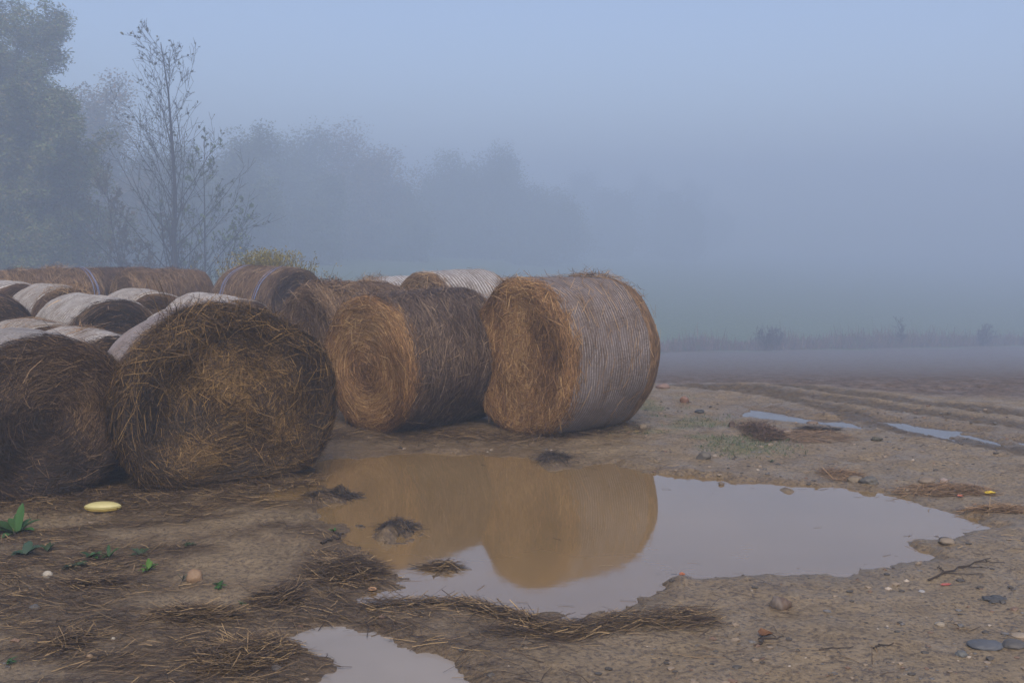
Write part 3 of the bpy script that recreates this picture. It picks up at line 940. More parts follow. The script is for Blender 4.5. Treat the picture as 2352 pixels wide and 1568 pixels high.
stone(109, 1336, 24, 18, (.52, .46, .36), 'white stone half buried at the left among straw', 16, second=(.3, .2, .1))
stone(80, 1421, 26, 12, (.13, .12, .11), 'small grey stone on the mud at the lower left', 17)
stone(260, 1478, 11, 8, (.5, .44, .34), 'tiny white pebble on the lower left mud', 18)
stone(206, 1524, 16, 11, (.33, .22, .12), 'small ochre pebble near the bottom left', 19)
stone(637, 1549, 30, 12, (.12, .10, .085), 'dark flat stone at the bottom beside the near puddle', 20)
stone(2266, 1502, 82, 15, (.12, .125, .135), 'blue grey slab in the lower right corner', 21, rough=.08)
stone(2208, 1519, 28, 13, (.15, .15, .14), 'round grey stone just below the blue grey slab', 22)
stone(2345, 1469, 44, 9, (.42, .33, .23), 'pale flat stone cut by the right edge', 23)
stone(2330, 1500, 60, 18, (.12, .11, .10), 'dark stone at the right edge beside the blue grey slab', 24)
stone(2160, 1447, 26, 9, (.40, .33, .24), 'cream stone chip on the gravelly mud at the lower right', 25)
stone(1657, 1113, 15, 8, (.20, .15, .11), 'small stone poking out at the far puddle edge', 26)
stone(2117, 1368, 16, 7, (.42, .40, .38), 'flat white chip on the mud below the puddle tip', 27)
stone(2015, 1018, 26, 11, (.11, .10, .07), 'dark mossy clod on the track mud', 28, name='mud_clod', cat='clod', mat=M_CLOD, rough=.35)
stone(2292, 1392, 52, 7, (.09, .085, .08), 'patch of black crumbs on the mud near the right edge', 32, name='mud_clod', cat='clod', mat=M_CLOD, rough=.5)

# pebbles and grit
rng = np.random.default_rng(303)
np_ = 9500
x = rng.uniform(-4.4, 5.6, np_); y = 4.3 + rng.random(np_) ** 1.3 * 7.5
wgt = sstep(.36, .64, fbm(x * 1.5, y * 1.5, 93, 3)) * np.where(x > .6, 1.0, .28)
keep = (rng.random(np_) < wgt) & (gz(x, y) > .004)
x, y = x[keep], y[keep]; np_ = len(x)
sz = .004 + .016 * rng.random(np_) ** 4.0
z = gz(x, y)
jit = 1 + rng.normal(0, .18, (np_, len(ICO2_V), 1))
vv = ICO2_V[None] * jit * sz[:, None, None] * np.array([1.25, 1, .55])[None, None] + np.stack([x, y, z + sz * .15], -1)[:, None, :]
ff = ICO2_F[None] + (np.arange(np_) * len(ICO2_V))[:, None, None]
pc = np.array([(.07, .06, .05), (.25, .19, .13), (.40, .33, .25), (.14, .13, .12), (.18, .11, .07)])[rng.choice(5, np_, p=[.42, .28, .03, .13, .14])]
tag(mesh_obj('gravel', vv.reshape(-1, 3), ff.reshape(-1, 3), M_STONE, color=np.repeat(pc, len(ICO2_V), 0)), 'grit and small pebbles scattered over the mud', 'gravel', kind='stuff')


# pale yellow oval float
def lathe(prof, seg, sx=1.0, sy=1.0):
    th = np.linspace(0, 2 * math.pi, seg, endpoint=False)
    v = np.array([[r * math.cos(a) * sx, r * math.sin(a) * sy, z] for r, z in prof for a in th])
    return v, grid_faces(len(prof), seg, True)


x0, y0 = G(237, 1180); sc = math.hypot(y0, EYE) / FPX
root = empty('plastic_float', (x0, y0, gz1(x0, y0) + .002), R_(3))
tag(root, 'pale yellow pointed oval plastic float on straw before the dark corner bale', 'float')
th = np.linspace(0, 2 * math.pi, 24, endpoint=False)
xs = np.linspace(-1, 1, 33); hw = 41 * sc


def spindle(z0, zs, ys, cut):
    v = []
    for q in xs:
        r = max(.012, (1 - abs(q) ** 2.2)) ** .72
        for a in th:
            sa = math.sin(a)
            v.append((q * hw, math.cos(a) * r * ys, z0 + (max(sa, 0) * zs[0] + min(sa, 0) * zs[1]) * r))
    return np.array(v)


v_ = spindle(.042, (.030, .012), .062, 0)
mesh_obj('shell', v_, grid_faces(33, 24, True), M_PLASTIC, root, color=np.tile((.56, .50, .22), (len(v_), 1)), smooth=True)
v_ = spindle(.026, (.010, .026), .058, 0)
mesh_obj('underside', v_, grid_faces(33, 24, True), M_PLASTIC, root, color=np.tile((.50, .36, .07), (len(v_), 1)), smooth=True)
rp = [(math.copysign(1, 1) * 0, 0)]
t_ = np.linspace(0, 2 * math.pi, 65)[:-1]
ringv = []
for a in t_:
    q = math.cos(a); r = max(.012, 1 - abs(q) ** 2.2) ** .72
    for k in range(6):
        b_ = k / 6 * 2 * math.pi
        ringv.append((q * hw * (1 + .012 * math.cos(b_)), math.copysign(1, math.sin(a)) * (r * .062 + .003 * math.cos(b_)), .036 + .003 * math.sin(b_)))
mesh_obj('seam', np.array(ringv), np.concatenate([grid_faces(64, 6, True), np.array([[63 * 6 + k, 63 * 6 + (k + 1) % 6, (k + 1) % 6, k] for k in range(6)])]), M_PLASTIC, root,
         color=np.tile((.55, .47, .16), (len(ringv), 1)), smooth=True)


def scrap(u, v, wpx, dpx, col, label, cat, name, seed, curl=.3, rot=0.2):
    """a small curled, torn sheet lying on the ground"""
    rng = np.random.default_rng(700 + seed)
    x0, y0 = G(u, v); sc = math.hypot(y0, EYE) / FPX
    w, d = wpx * sc, dpx * sc * 2.2
    n1, n2 = 12, 7
    a = np.linspace(-1, 1, n1)[:, None]; b_ = np.linspace(-1, 1, n2)[None, :]
    taper = np.sqrt(np.maximum(1 - np.abs(a) ** 2.4, .03))
    X = a * w / 2 + b_ * 0; Y = b_ * d / 2 * taper * (1 + .15 * np.sin(5 * a + rng.uniform(0, 6)))
    Zz = curl * w * (.25 * a ** 2 + .5 * (b_ * taper) ** 2) + .01 * w * np.sin(9 * a + 4 * b_)
    top = np.stack([X, Y, Zz + .004], -1).reshape(-1, 3); bot = top - np.array([0, 0, .003])
    f = grid_faces(n1, n2)
    edge = [i for i in range(n2)] + [n2 * r + n2 - 1 for r in range(1, n1)] + [n2 * (n1 - 1) + c for c in range(n2 - 2, -1, -1)] + [n2 * r for r in range(n1 - 2, 0, -1)]
    k = n1 * n2
    rim = np.array([[edge[i], edge[(i + 1) % len(edge)], edge[(i + 1) % len(edge)] + k, edge[i] + k] for i in range(len(edge))])
    o = mesh_obj(name, np.concatenate([top, bot]), np.concatenate([f, f[:, ::-1] + k, rim]), M_PLASTIC if cat != 'leaf' else M_LEAF,
                 color=np.tile(np.array(col), (2 * k, 1)), smooth=True)
    o.location = (x0, y0, max(gz1(x0, y0), 0) + .003); o.rotation_euler = (0, 0, rot)
    tag(o, label, cat)


scrap(2274, 1142, 28, 6, (.62, .45, .02), 'bright yellow curled peel on straw at the right', 'peel', 'yellow_peel', 1, .35)
scrap(1567, 1322, 14, 7, (.34, .11, .04), 'orange plastic scrap at the near shore of the puddle', 'litter', 'plastic_scrap', 2, .5)
scrap(2172, 1351, 26, 4, (.45, .09, .06), 'red sliver floating near the right end of the puddle', 'litter', 'plastic_scrap', 3, .05)
scrap(2205, 1150, 14, 5, (.42, .13, .07), 'red scrap beside the grey boulder at the waterline', 'litter', 'plastic_scrap', 4, .4)
scrap(855, 1358, 20, 9, (.42, .24, .12), 'orange tan leaf at the left corner of the puddle', 'leaf', 'dead_leaf', 5, .3)
scrap(1757, 1472, 30, 14, (.15, .07, .03), 'curled brown leaf on wet mud below the puddle', 'leaf', 'dead_leaf', 6, .6, .6)
scrap(237, 1318, 14, 6, (.34, .22, .10), 'small ochre leaf on the mud left of the weeds', 'leaf', 'dead_leaf', 7, .3)


def tube(pts, rad, sides=5):
    """tube through pts with radii -> verts, quads"""
    pts = np.asarray(pts, float); K = len(pts)
    d = np.gradient(pts, axis=0); d = unit(d)
    ref = np.where(np.abs(d[:, 2:3]) > .9, np.array([[1.0, 0, 0]]), np.array([[0, 0, 1.0]]))
    a = unit(np.cross(d, ref)); b_ = np.cross(d, a)
    th = np.linspace(0, 2 * math.pi, sides, endpoint=False)
    v = pts[:, None, :] + (a[:, None, :] * np.cos(th)[None, :, None] + b_[:, None, :] * np.sin(th)[None, :, None]) * np.asarray(rad)[:, None, None]
    return v.reshape(-1, 3), grid_faces(K, sides, True)


def twig(u0, v0, u1, v1, r, label, forks, seed):
    rng = np.random.default_rng(800 + seed)
    a, b_ = np.array(G(u0, v0)), np.array(G(u1, v1)); vs, fs, nv = [], [], 0
    def add(p0, p1, r0):
        nonlocal nv
        k = 9; t = np.linspace(0, 1, k)[:, None]
        q = p0 + (p1 - p0) * t + rng.normal(0, .012, (k, 2)) * np.sin(t * 3.1)
        z = np.maximum(gz(q[:, 0], q[:, 1]), 0) + r0 * .8 + .006 * np.abs(np.sin(t[:, 0] * 4))
        v, f = tube(np.column_stack([q, z]), np.linspace(r0, r0 * .45, k))
        vs.append(v); fs.append(f + nv); nv += len(v)
        return q
    q = add(a, b_, r)
    for k in range(forks):
        p0 = q[rng.integers(2, 7)]; d = (b_ - a) * rng.uniform(.2, .4)
        an = rng.choice([-1, 1]) * rng.uniform(.4, .9)
        add(p0, p0 + np.array([d[0] * math.cos(an) - d[1] * math.sin(an), d[0] * math.sin(an) + d[1] * math.cos(an)]), r * .6)
    v = np.concatenate(vs); c0 = np.array([a[0], a[1], gz1(*a)])
    o = mesh_obj('twig', v - c0, np.concatenate(fs), M_BARK, color=np.tile((.06, .045, .035), (len(v), 1)), smooth=True)
    o.location = c0
    tag(o, label, 'twig', 'twigs on the mud')


twig(2132, 1342, 2275, 1295, .006, 'forked grey twig on the mud right of the puddle', 4, 1)
twig(2005, 1512, 2052, 1500, .005, 'short dark stick on the lower right mud', 0, 2)
twig(1880, 1510, 1960, 1506, .004, 'thin straight stick near the bottom middle right', 0, 3)
twig(738, 1262, 790, 1230, .010, 'grey broken stick on the mud left of the puddle', 1, 4)
twig(1733, 1495, 1800, 1475, .005, 'dark bent stick below the brown rounded stone', 1, 5)
twig(610, 1392, 665, 1362, .008, 'dark stick leaning into the grey straw fan', 1, 6)


# ------------------------------------------------------------------ weeds
def leaf_blade(L, W, droop, tip=.6, seg=8, wav=.0, rng=None):
    """leaf growing along +x, arching; returns verts, faces"""
    t = np.linspace(0, 1, seg)
    w = W * np.sin(np.pi * np.clip(t * (1 - .12) + .10, 0, 1)) ** tip * (1 - t ** 6)
    x = L * t; z = L * (.0 + droop[0] * t + droop[1] * t * t)
    wob = wav * np.sin(t * 14) * W
    v = []
    for k in range(seg):
        v += [(x[k], -w[k], z[k] + w[k] * .35 + wob[k]), (x[k], 0, z[k]), (x[k], w[k], z[k] + w[k] * .35 - wob[k])]
    f = []
    for k in range(seg - 1):
        for j in range(2):
            f.append((k * 3 + j, k * 3 + j + 1, k * 3 + 4 + j, k * 3 + 3 + j))
    return np.array(v), np.array(f)


def rosette(u, v, hpx, leaves, cols, label, seed, W=.22, spread=(.2, 1.2), wav=0.0, cat='weed', name='weed_plant', fixed=None, parts=True):
    rng = np.random.default_rng(600 + seed)
    x0, y0 = G(u, v); sc = math.hypot(y0, EYE) / FPX
    root = empty(name, (x0, y0, max(gz1(x0, y0), 0)))
    tag(root, label, cat, 'green weeds in the left foreground')
    H = hpx * sc
    for k in range(leaves):
        if fixed and k < len(fixed):
            az, up, ln, wd = fixed[k]; az = R_(az)
        else:
            az, up, ln, wd = rng.uniform(0, 6.28), rng.uniform(*spread), rng.uniform(.6, 1.0), W
        L = H * ln
        v_, f_ = leaf_blade(L, L * wd * .5, (up, -.25 * up - .15), wav=wav)
        v_[:, :2] = v_[:, :2] @ np.array([[math.cos(az), math.sin(az)], [-math.sin(az), math.cos(az)]])
        v_[:, 2] += .004
        lo = np.maximum(gz(v_[:, 0] + x0, v_[:, 1] + y0), 0) - root.location.z + .003
        v_[:, 2] = np.maximum(v_[:, 2], lo)
        c = np.array(cols[k % len(cols)]) * rng.uniform(.45, .85)
        mesh_obj('leaf', v_, f_, M_LEAF, root, color=np.tile(c, (len(v_), 1)), smooth=True)


GRN = [(.045, .13, .025), (.06, .15, .035), (.075, .17, .06), (.04, .10, .03)]
rosette(42, 1236, 62, 9, GRN, 'tall bright green dock plant with one upright leaf at the left edge', 1, fixed=[(85, 3.4, .42, .75), (178, .55, 1.25, .45), (200, .35, 1.2, .5), (20, .9, .8, .4), (-20, .5, .8, .45), (140, 1.0, .7, .5), (250, .2, .8, .5), (60, 1.1, .6, .45)], W=.4)
rosette(60, 1290, 38, 8, [(.05, .10, .06), (.06, .12, .06)], 'blue green weed with broad leaves under the tall dock plant', 2, W=.6, spread=(.4, 1.2))
rosette(110, 1278, 28, 6, [(.05, .10, .04)], 'thin weed right of the blue green one', 3, W=.35, spread=(.4, 1.4))
rosette(210, 1290, 30, 9, GRN, 'leafy weed in the middle of the weed row', 4, W=.5, spread=(.1, .9))
rosette(250, 1288, 30, 10, GRN, 'grassy green weed right of the middle weed', 5, W=.28, spread=(.3, 1.4))
rosette(325, 1283, 30, 11, [(.05, .08, .03), (.08, .12, .06)], 'wavy pale edged weed at the right end of the weed row', 6, W=.5, spread=(.1, .8), wav=.25)
rosette(175, 1313, 34, 10, [(.035, .06, .022), (.05, .08, .03)], 'dark flat rosette weed on the mud below the weed row', 7, W=.5, spread=(.05, .5), wav=.15)
rosette(342, 1322, 26, 13, [(.07, .17, .015), (.09, .20, .025)], 'small vivid green curly weed above the orange tan stone', 8, W=.4, spread=(.3, 1.4), wav=.3)
rosette(505, 1364, 26, 9, [(.05, .13, .02), (.04, .10, .02)], 'low green weed right of the orange tan stone', 9, W=.35, spread=(.1, .5))
rosette(436, 1268, 24, 8, [(.045, .08, .03)], 'dark serrated weed on the litter above the orange tan stone', 10, W=.5, spread=(.1, .8), wav=.2)
rosette(768, 1228, 16, 8, [(.05, .13, .02)], 'small green sprout at the left puddle bank', 11, W=.35, spread=(.3, 1.2))
rosette(1771, 1068, 14, 8, [(.06, .10, .03)], 'tiny green sprout on the far right bank', 12, W=.3, spread=(.3, 1.2))
rosette(420, 1350, 20, 7, [(.12, .16, .12)], 'pale grey green grass sprig left of the orange tan stone', 13, W=.14, spread=(.6, 1.8))
rosette(18, 1538, 24, 8, GRN, 'green weed in the bottom left corner', 14, W=.3, spread=(.2, .9))
rosette(555, 1405, 18, 7, [(.07, .14, .03)], 'small sprig between the two lower straw clumps', 15, W=.2, spread=(.3, 1.2))

# short grass right of the tall bale
rng = np.random.default_rng(404)
bx, by = [], []
for (cx_, cy_), r_ in PATCH:
    n_ = 520
    a = rng.uniform(0, 6.28, n_); rr = r_ * np.sqrt(rng.random(n_))
    bx.append(cx_ + rr * np.cos(a)); by.append(cy_ + rr * np.sin(a) * 1.2)
bx = np.concatenate(bx); by = np.concatenate(by)
k_ = (fbm(bx * 2, by * 2, 77, 3) > .5) & (gz(bx, by) > .004)
bx, by = bx[k_], by[k_]; nb = len(bx)
h_ = rng.uniform(.008, .03, nb); ln = rng.normal(0, .02, (nb, 2))
z0 = gz(bx, by)
pts = np.stack([np.column_stack([bx, by, z0 - .003]), np.column_stack([bx + ln[:, 0] * .4, by + ln[:, 1] * .4, z0 + h_ * .6]), np.column_stack([bx + ln[:, 0], by + ln[:, 1], z0 + h_])], 1)
v_, f_ = ribbons(pts, np.tile([.006, .005, .001], (nb, 1)), unit(np.column_stack([rng.normal(0, 1, (nb, 2)), np.zeros(nb)])))
c_ = np.repeat(np.array([(.07, .105, .045)]) * rng.uniform(.6, 1.5, (nb, 1)), 6, 0)
tag(mesh_obj('short_grass', v_, f_, M_LEAF, color=c_), 'sparse short grass on the mud right of the tall netted bale', 'grass', kind='stuff')

# straws hanging from the far rim of the tall bale
rng = np.random.default_rng(405)


# ------------------------------------------------------------------ trees
def leaf_quads(pos, size, rng, flat=.6, aspect=.55):
    nn = len(pos)
    a = unit(rng.normal(0, 1, (nn, 3)) * np.array([1, 1, flat]))
    b_ = unit(np.cross(a, rng.normal(0, 1, (nn, 3))))
    s = (size * rng.uniform(.6, 1.25, nn))[:, None]
    q = np.stack([pos - a * s * .5, pos + b_ * s * .5 * aspect, pos + a * s * .5, pos - b_ * s * .5 * aspect], 1)
    f = np.arange(nn * 4).reshape(nn, 4)
    return q.reshape(-1, 3), f


class Tree:
    def __init__(s, seed):
        s.rng = np.random.default_rng(seed); s.v, s.f, s.nv = [], [], 0; s.tips = []; s.dirs = []

    def add(s, pts, rad, sides):
        v, f = tube(pts, rad, sides); s.v.append(v); s.f.append(f + s.nv); s.nv += len(v)

    def grow(s, p, d, L, r, level, maxlev, cfg):
        rng = s.rng
        k = 7 if level < 2 else 5
        pts = [np.array(p)]; dd = unit(np.array(d, float))
        for i in range(k - 1):
            dd = unit(dd + rng.normal(0, cfg['wob'], 3) + np.array([0, 0, cfg['up'][min(level, len(cfg['up']) - 1)]]) / k)
            pts.append(pts[-1] + dd * L / (k - 1))
        pts = np.array(pts)
        rad = np.linspace(r, max(r * cfg.get('end', .35), cfg['rmin']), k)
        s.add(pts, rad, 7 if level == 0 else (5 if level == 1 else 3))
        if level >= maxlev - 1:
            m = cfg['tips']
            t = rng.uniform(.15, 1, m) ** .7 * (k - 1); i = np.minimum(t.astype(int), k - 2); fr = (t - i)[:, None]
            s.tips.append(pts[i] + (pts[i + 1] - pts[i]) * fr)
        if level < maxlev:
            nb = cfg['nb'][level]
            for j in range(nb):
                t = rng.uniform(cfg['lo'][level], .98) if level else cfg['lo'][0] + (.98 - cfg['lo'][0]) * (j + rng.random() * .8) / nb
                i = min(int(t * (k - 1)), k - 2); q = pts[i] + (pts[i + 1] - pts[i]) * (t * (k - 1) - i)
                ax = unit(pts[i + 1] - pts[i]); perp = unit(np.cross(ax, rng.normal(0, 1, 3)))
                ang = R_(rng.uniform(*cfg['ang']))
                nd = ax * math.cos(ang) + perp * math.sin(ang)
                nl = L * cfg['ratio'][level] * (1 - cfg['taper'][level] * t) * rng.uniform(.75, 1.2)
                s.grow(q, nd, nl, max(np.interp(t, [0, 1], [r, r * cfg.get('end', .4)]) * cfg.get('br', .5), cfg['rmin'] * 1.2), level + 1, maxlev, cfg)


def make_tree(name, label, u, y, top, cfg, bark, leafcol, size, seed, levels=3, lean=(0, 0), stems=1, cat='tree', group=None, puff=None, flat=.6, aspect=.55, sink=0.0):
    x = AT(u, y); zb = float(ground_far(np.array(x), np.array(y))) - .1
    zt = ZV(top, y)
    H = zt - zb
    root = empty(name, (x, y, zb))
    tag(root, label, cat, group)
    T = Tree(seed)
    for k in range(stems):
        d = np.array([lean[0], lean[1], 1.0]) if k == 0 else np.array([T.rng.normal(0, .35), T.rng.normal(0, .35), 1.0])
        Lk = H * (1.0 if k == 0 else T.rng.uniform(.55, .85))
        T.grow((T.rng.normal(0, .15) * (k > 0), T.rng.normal(0, .15) * (k > 0), 0), d, Lk, cfg['r'] * (1 if k == 0 else .7), 0, levels, cfg)
    v = np.concatenate(T.v)
    tips = np.concatenate(T.tips)
    kz = H / np.percentile(tips[:, 2], 99.7)
    v[:, 2] *= kz; tips[:, 2] *= kz
    mesh_obj('trunk', v, np.concatenate(T.f), M_BARK, root, color=np.tile(np.array(bark), (len(v), 1)), smooth=True)
    if cfg['leaves'] < 1:
        tips = tips[T.rng.random(len(tips)) < cfg['leaves']]
    elif cfg['leaves'] > 1:
        tips = np.repeat(tips, int(cfg['leaves']), 0)
        tips = tips + T.rng.uniform(-1.15, 1.15, tips.shape) * cfg['puff']
    q, f = leaf_quads(tips, np.full(len(tips), size), T.rng, flat, aspect)
    c = np.array(leafcol)[T.rng.integers(0, len(leafcol), len(tips))]
    cl = .6 + .8 * fbm(tips[:, 0] * .6 + 30, tips[:, 2] * .6 + tips[:, 1] * .3, seed, 2)
    c = c * cl[:, None] * T.rng.uniform(.75, 1.25, (len(tips), 1))
    mesh_obj('crown', q, f, M_LEAF, root, color=np.repeat(c * 1.3, 4, 0))
    return root


CFG_SAP = dict(wob=.05, up=(.0, .35, .35, .2), rmin=.0095, nb=(46, 7, 3), lo=(.04, .25, .2), ang=(26, 50), ratio=(.48, .42, .45), taper=(.80, .35, .3), tips=3, leaves=.10, puff=.1, r=.21, br=.26, end=.10)
make_tree('young_tree', 'nearly bare young tree with a straight trunk and few leaves behind the back row', 405, 63, 52, CFG_SAP, (.030, .026, .026), [(.05, .062, .03), (.07, .075, .03), (.04, .05, .03)], .22, 5,
          levels=3, group='trees in the fog', flat=1.0, aspect=.6)
CFG_SAP2 = dict(CFG_SAP, nb=(26, 5, 3), r=.08, leaves=.40, ratio=(.36, .42, .45))
make_tree('young_tree', 'thin greener sapling close to the right of the bare young tree', 478, 64, 300, CFG_SAP2, (.030, .026, .026), [(.06, .10, .03), (.08, .11, .03)], .22, 8, levels=3, lean=(.05, 0), stems=3, group='trees in the fog', flat=1.0)
make_tree('young_tree', 'brown twiggy sapling close to the left of the bare young tree', 310, 66, 380, dict(CFG_SAP2, leaves=.8), (.035, .028, .026), [(.09, .06, .035), (.07, .07, .03)], .20, 9, levels=3, lean=(-.1, 0), stems=5, group='trees in the fog', flat=1.0)

CFG_WIL = dict(wob=.09, up=(.0, .25, .15, .1), rmin=.012, nb=(30, 8, 5), lo=(.04, .15, .15), ang=(22, 58), ratio=(.36, .42, .42), taper=(.45, .3, .3), tips=7, leaves=6, puff=.45, r=.26)
G1 = [(.085, .12, .030), (.12, .13, .036), (.07, .10, .028), (.14, .115, .04)]
make_tree('willow_tree', 'tall dense willow filling the left edge of the picture', 15, 76, -150, CFG_WIL, (.045, .04, .035), G1, .27, 21, group='trees in the fog', aspect=.32, stems=4)
make_tree('willow_tree', 'leafy willow crown tucked against the right side of the tall one', 62, 79, 20, dict(CFG_WIL, r=.2), (.045, .04, .035), G1, .27, 24, stems=3, group='trees in the fog', aspect=.32)
make_tree('willow_tree', 'lower bushy willow leaning out right of the tall one', 112, 74, 290, dict(CFG_WIL, r=.14, ratio=(.40, .42, .42)), (.045, .04, .035), [(.11, .11, .03), (.13, .10, .035), (.08, .09, .03)], .25, 22, stems=4, group='trees in the fog', aspect=.32)
make_tree('willow_tree', 'shrubby willow low at the left edge behind the back row', 10, 68, 390, dict(CFG_WIL, r=.12), (.045, .04, .035), G1, .24, 23, stems=4, group='trees in the fog', aspect=.32)
CFG_BG = dict(wob=.10, up=(.0, .25, .15), rmin=.02, nb=(30, 9), lo=(.02, .1), ang=(28, 66), ratio=(.34, .45), taper=(.60, .3), tips=8, leaves=4, puff=1.2, r=.25)
CFG_WIDE = dict(CFG_BG, ratio=(.55, .45), puff=2.1)
G2 = [(.07, .095, .035), (.09, .10, .04), (.06, .075, .03)]
BR = [(.16, .11, .05), (.13, .11, .045), (.10, .085, .035)]
bgl = [
    (215, 128, 200, BR, 'thin topped brownish tree between the willow and the bare young tree', 0.38, 31, 3),
    (300, 141, 250, G2, 'hazy tree right behind the bare young tree, left of its trunk', 0.38, 32, 3),
    (500, 149, 295, G2, 'hazy green tree right behind the bare young tree, right of its trunk', 0.43, 33, 4),
    (600, 179, 335, G2, 'first fogged tree right of the bare young tree', 0.50, 34, 5),
    (690, 187, 318, G2, 'tall fogged tree over the blue twine bale', 0.50, 35, 5),
    (790, 196, 305, BR, 'yellowish fogged tree at the top of the tree line', 0.53, 36, 5),
    (880, 204, 365, BR, 'lower yellowish fogged tree stepping down from the tree line', 0.53, 37, 5),
    (1000, 230, 368, G2, 'faint tree above the tan ended bale', 0.58, 38, 5),
    (1130, 239, 350, G2, 'broad faint tree above the two white netted bales', 0.60, 39, 5),
    (1215, 247, 385, G2, 'faint tree stepping down above the tall golden ended bale', 0.60, 40, 5),
    (1340, 390, 405, G2, 'barely visible tree in the fog above the tall netted bale', 0.75, 41, 5),
    (1470, 420, 412, G2, 'barely visible tree in the fog above the right end of the pile', 0.75, 42, 5),
    (1600, 450, 425, G2, 'last ghost of a tree before the open fog', 0.75, 43, 5),
    (740, 170, 420, G2, 'fogged bushy tree low behind the shaggy brown bale', 0.45, 44, 5),
    (930, 204, 440, G2, 'fogged bushy tree low behind the tan ended bale', 0.50, 45, 5),
]
for (u, y, top, colr, lab, sz, sd, st) in bgl:
    make_tree('fog_tree', lab, u, y, top, CFG_WIDE if y > 170 else CFG_BG, (.05, .045, .04), colr, sz, sd, levels=2, stems=st, group='trees in the fog')
for k, (u, y, top) in enumerate(((400, 132, 400), (560, 158, 400), (640, 183, 440), (840, 209, 430), (1060, 239, 440), (1280, 277, 450), (1400, 337, 450), (1540, 355, 455))):
    make_tree('fog_tree', 'low bushy tree melting into the foot of the fogged tree line', u, y, top, CFG_WIDE, (.05, .045, .04), G2, .5 * y / 180, 80 + k, levels=2, stems=5, group='trees in the fog')

# low yellow shrub behind the twine bale
x = AT(615, 27); y = 27.0; zb = float(ground_far(np.array(x), np.array(y)))
root = empty('yellow_shrub', (x, y, zb))
tag(root, 'low yellow shrub behind the blue twine bale', 'shrub')
rng = np.random.default_rng(55)
vs, fs, nv, tp = [], [], 0, []
for k in range(420):
    bx = rng.normal(0, .42); a = rng.normal(0, .22) + bx * .25
    hgt = (ZV(574, 27) - zb) * rng.uniform(.72, 1.0) * (1 - .12 * abs(bx))
    t = np.linspace(0, 1, 5)
    p_ = np.stack([bx + a * t * hgt * .6 + rng.normal(0, .02, 5), rng.normal(0, .35) + rng.normal(0, .2) * t * hgt, t * hgt], -1)
    v, f = tube(p_, np.linspace(.012, .004, 5), 3); vs.append(v); fs.append(f + nv); nv += len(v)
    tp.append(p_[2:].repeat(5, 0) + rng.normal(0, .06, (15, 3)))
v = np.concatenate(vs)
mesh_obj('stems', v, np.concatenate(fs), M_BARK, root, color=np.tile((.16, .125, .04), (len(v), 1)), smooth=True)
tp = np.concatenate(tp)
q, f = leaf_quads(tp, np.full(len(tp), .085), rng, 1.5, .3)
mesh_obj('foliage', q, f, M_LEAF, root, color=np.repeat(np.array((.27, .215, .03)) * rng.uniform(.5, 1.3, (len(tp), 1)), 4, 0))

# weedy strip between ploughed field and meadow
rng = np.random.default_rng(66)
nst = 24000
xx = rng.uniform(5, 72, nst)
yy = hedge_y(xx) + rng.uniform(.2, 3.2, nst)
zz = ground_far(xx, yy)
hh = rng.gamma(4.0, .15, nst) * (.35 + 1.3 * fbm(xx * .25, yy * 0 + 2, 14, 3)) * 1.1
lean = rng.normal(0, .22, (nst, 2))
k = np.linspace(0, 1, 3)
P3 = np.stack([np.stack([xx + lean[:, 0] * hh * t, yy + lean[:, 1] * hh * t, zz + hh * t - .05], -1) for t in k], 1)
v_, f_ = ribbons(P3, np.stack([np.full(nst, .05), np.full(nst, .075), np.full(nst, .02)], 1), unit(np.column_stack([rng.normal(0, 1, nst), rng.normal(0, .4, nst), rng.normal(0, .3, nst)])))
pal = np.array([(.17, .115, .09), (.13, .095, .08), (.21, .15, .11), (.11, .13, .07)])[rng.choice(4, nst, p=[.4, .3, .15, .15])]
tag(mesh_obj('dry_weeds', v_, f_, M_LEAF, color=np.repeat(pal, 6, 0)), 'strip of dry brown weeds between the ploughed field and the green meadow', 'weeds', kind='stuff')


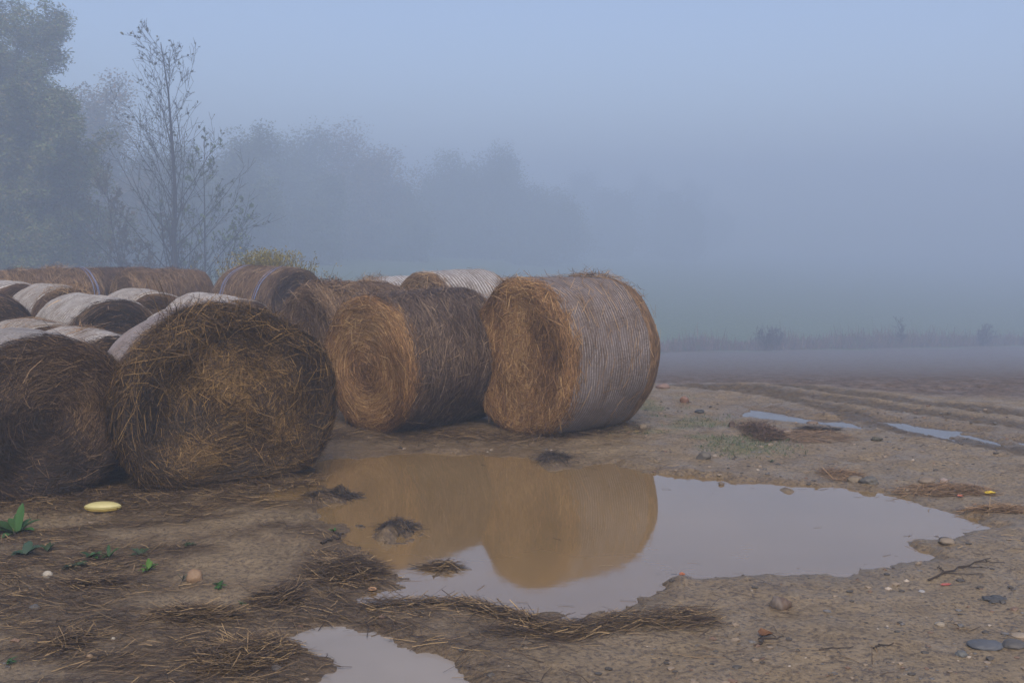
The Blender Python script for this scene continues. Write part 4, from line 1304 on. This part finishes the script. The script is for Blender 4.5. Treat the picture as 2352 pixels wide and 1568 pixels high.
def weed_bush(u, hgt, label, seed, colr, nst=16):
    rng = np.random.default_rng(seed)
    k_ = (u - CX) / FPX; y = (86.3 - 13.0 * .528) / (1 - .528 * k_); x = k_ * y; zb = float(ground_far(np.array(x), np.array(y)))
    root = empty('tall_weed', (x, y, zb)); tag(root, label, 'weed', 'tall weeds on the field edge')
    T = Tree(seed)
    cfg = dict(wob=.12, up=(0, .2, .1), rmin=.012, nb=(8, 4), lo=(.3, .3), ang=(20, 55), ratio=(.4, .5), taper=(.4, .3), tips=4, leaves=1, puff=.05, r=.03)
    for k in range(nst):
        T.grow((rng.normal(0, .1), rng.normal(0, .1), 0), (rng.normal(0, .3), rng.normal(0, .3), 1), hgt * rng.uniform(.6, 1), .025, 0, 2, cfg)
    v = np.concatenate(T.v)
    mesh_obj('stems', v, np.concatenate(T.f), M_BARK, root, color=np.tile(np.array(colr), (len(v), 1)), smooth=True)
    tp = np.concatenate(T.tips); q, f = leaf_quads(tp, np.full(len(tp), .10), rng, 1, .5)
    mesh_obj('seed_heads', q, f, M_LEAF, root, color=np.tile(np.array(colr) * 1.2, (len(q), 1)))['kind'] = 'stuff'


weed_bush(2078, 3.0, 'dark tall weed with a drooping head standing over the weed strip on the right', 71, (.03, .024, .024), 4)
weed_bush(1765, 2.5, 'branching weed bush over the weed strip right of the pile', 72, (.05, .035, .03), 9)
weed_bush(1800, 2.0, 'lower weed bush close to the branching one', 73, (.05, .035, .03), 8)
weed_bush(2260, 2.3, 'broad brown weed bush at the right end of the weed strip', 74, (.05, .036, .032), 12)

# a few straws hanging off the far rim of the tall bale
rng = np.random.default_rng(406)

# ------------------------------------------------------------------ fog
x0, x1, y0, y1, z0, z1 = gx.min() - 1, gx.max() + 1, gy.min() - 1, gy.max() + 1, Z.min() - 1.0, HAZE_TOP
vv = [(x, y, z) for z in (z0, z1) for y in (y0, y1) for x in (x0, x1)]
ff = [(0, 2, 3, 1), (4, 5, 7, 6), (0, 1, 5, 4), (2, 6, 7, 3), (0, 4, 6, 2), (1, 3, 7, 5)]
hm = bpy.data.materials.new('haze'); hm.use_nodes = True
nt = hm.node_tree
for n_ in list(nt.nodes): nt.nodes.remove(n_)
out = nt.nodes.new('ShaderNodeOutputMaterial'); pv = nt.nodes.new('ShaderNodeVolumePrincipled')
pv.inputs['Color'].default_value = (.67, .79, .95, 1); pv.inputs['Density'].default_value = HAZE_DENSITY
pv.inputs['Anisotropy'].default_value = 0.1
nt.links.new(pv.outputs[0], out.inputs['Volume'])
hz = mesh_obj('haze', np.array(vv), np.array(ff), hm)
tag(hz, kind='stuff')
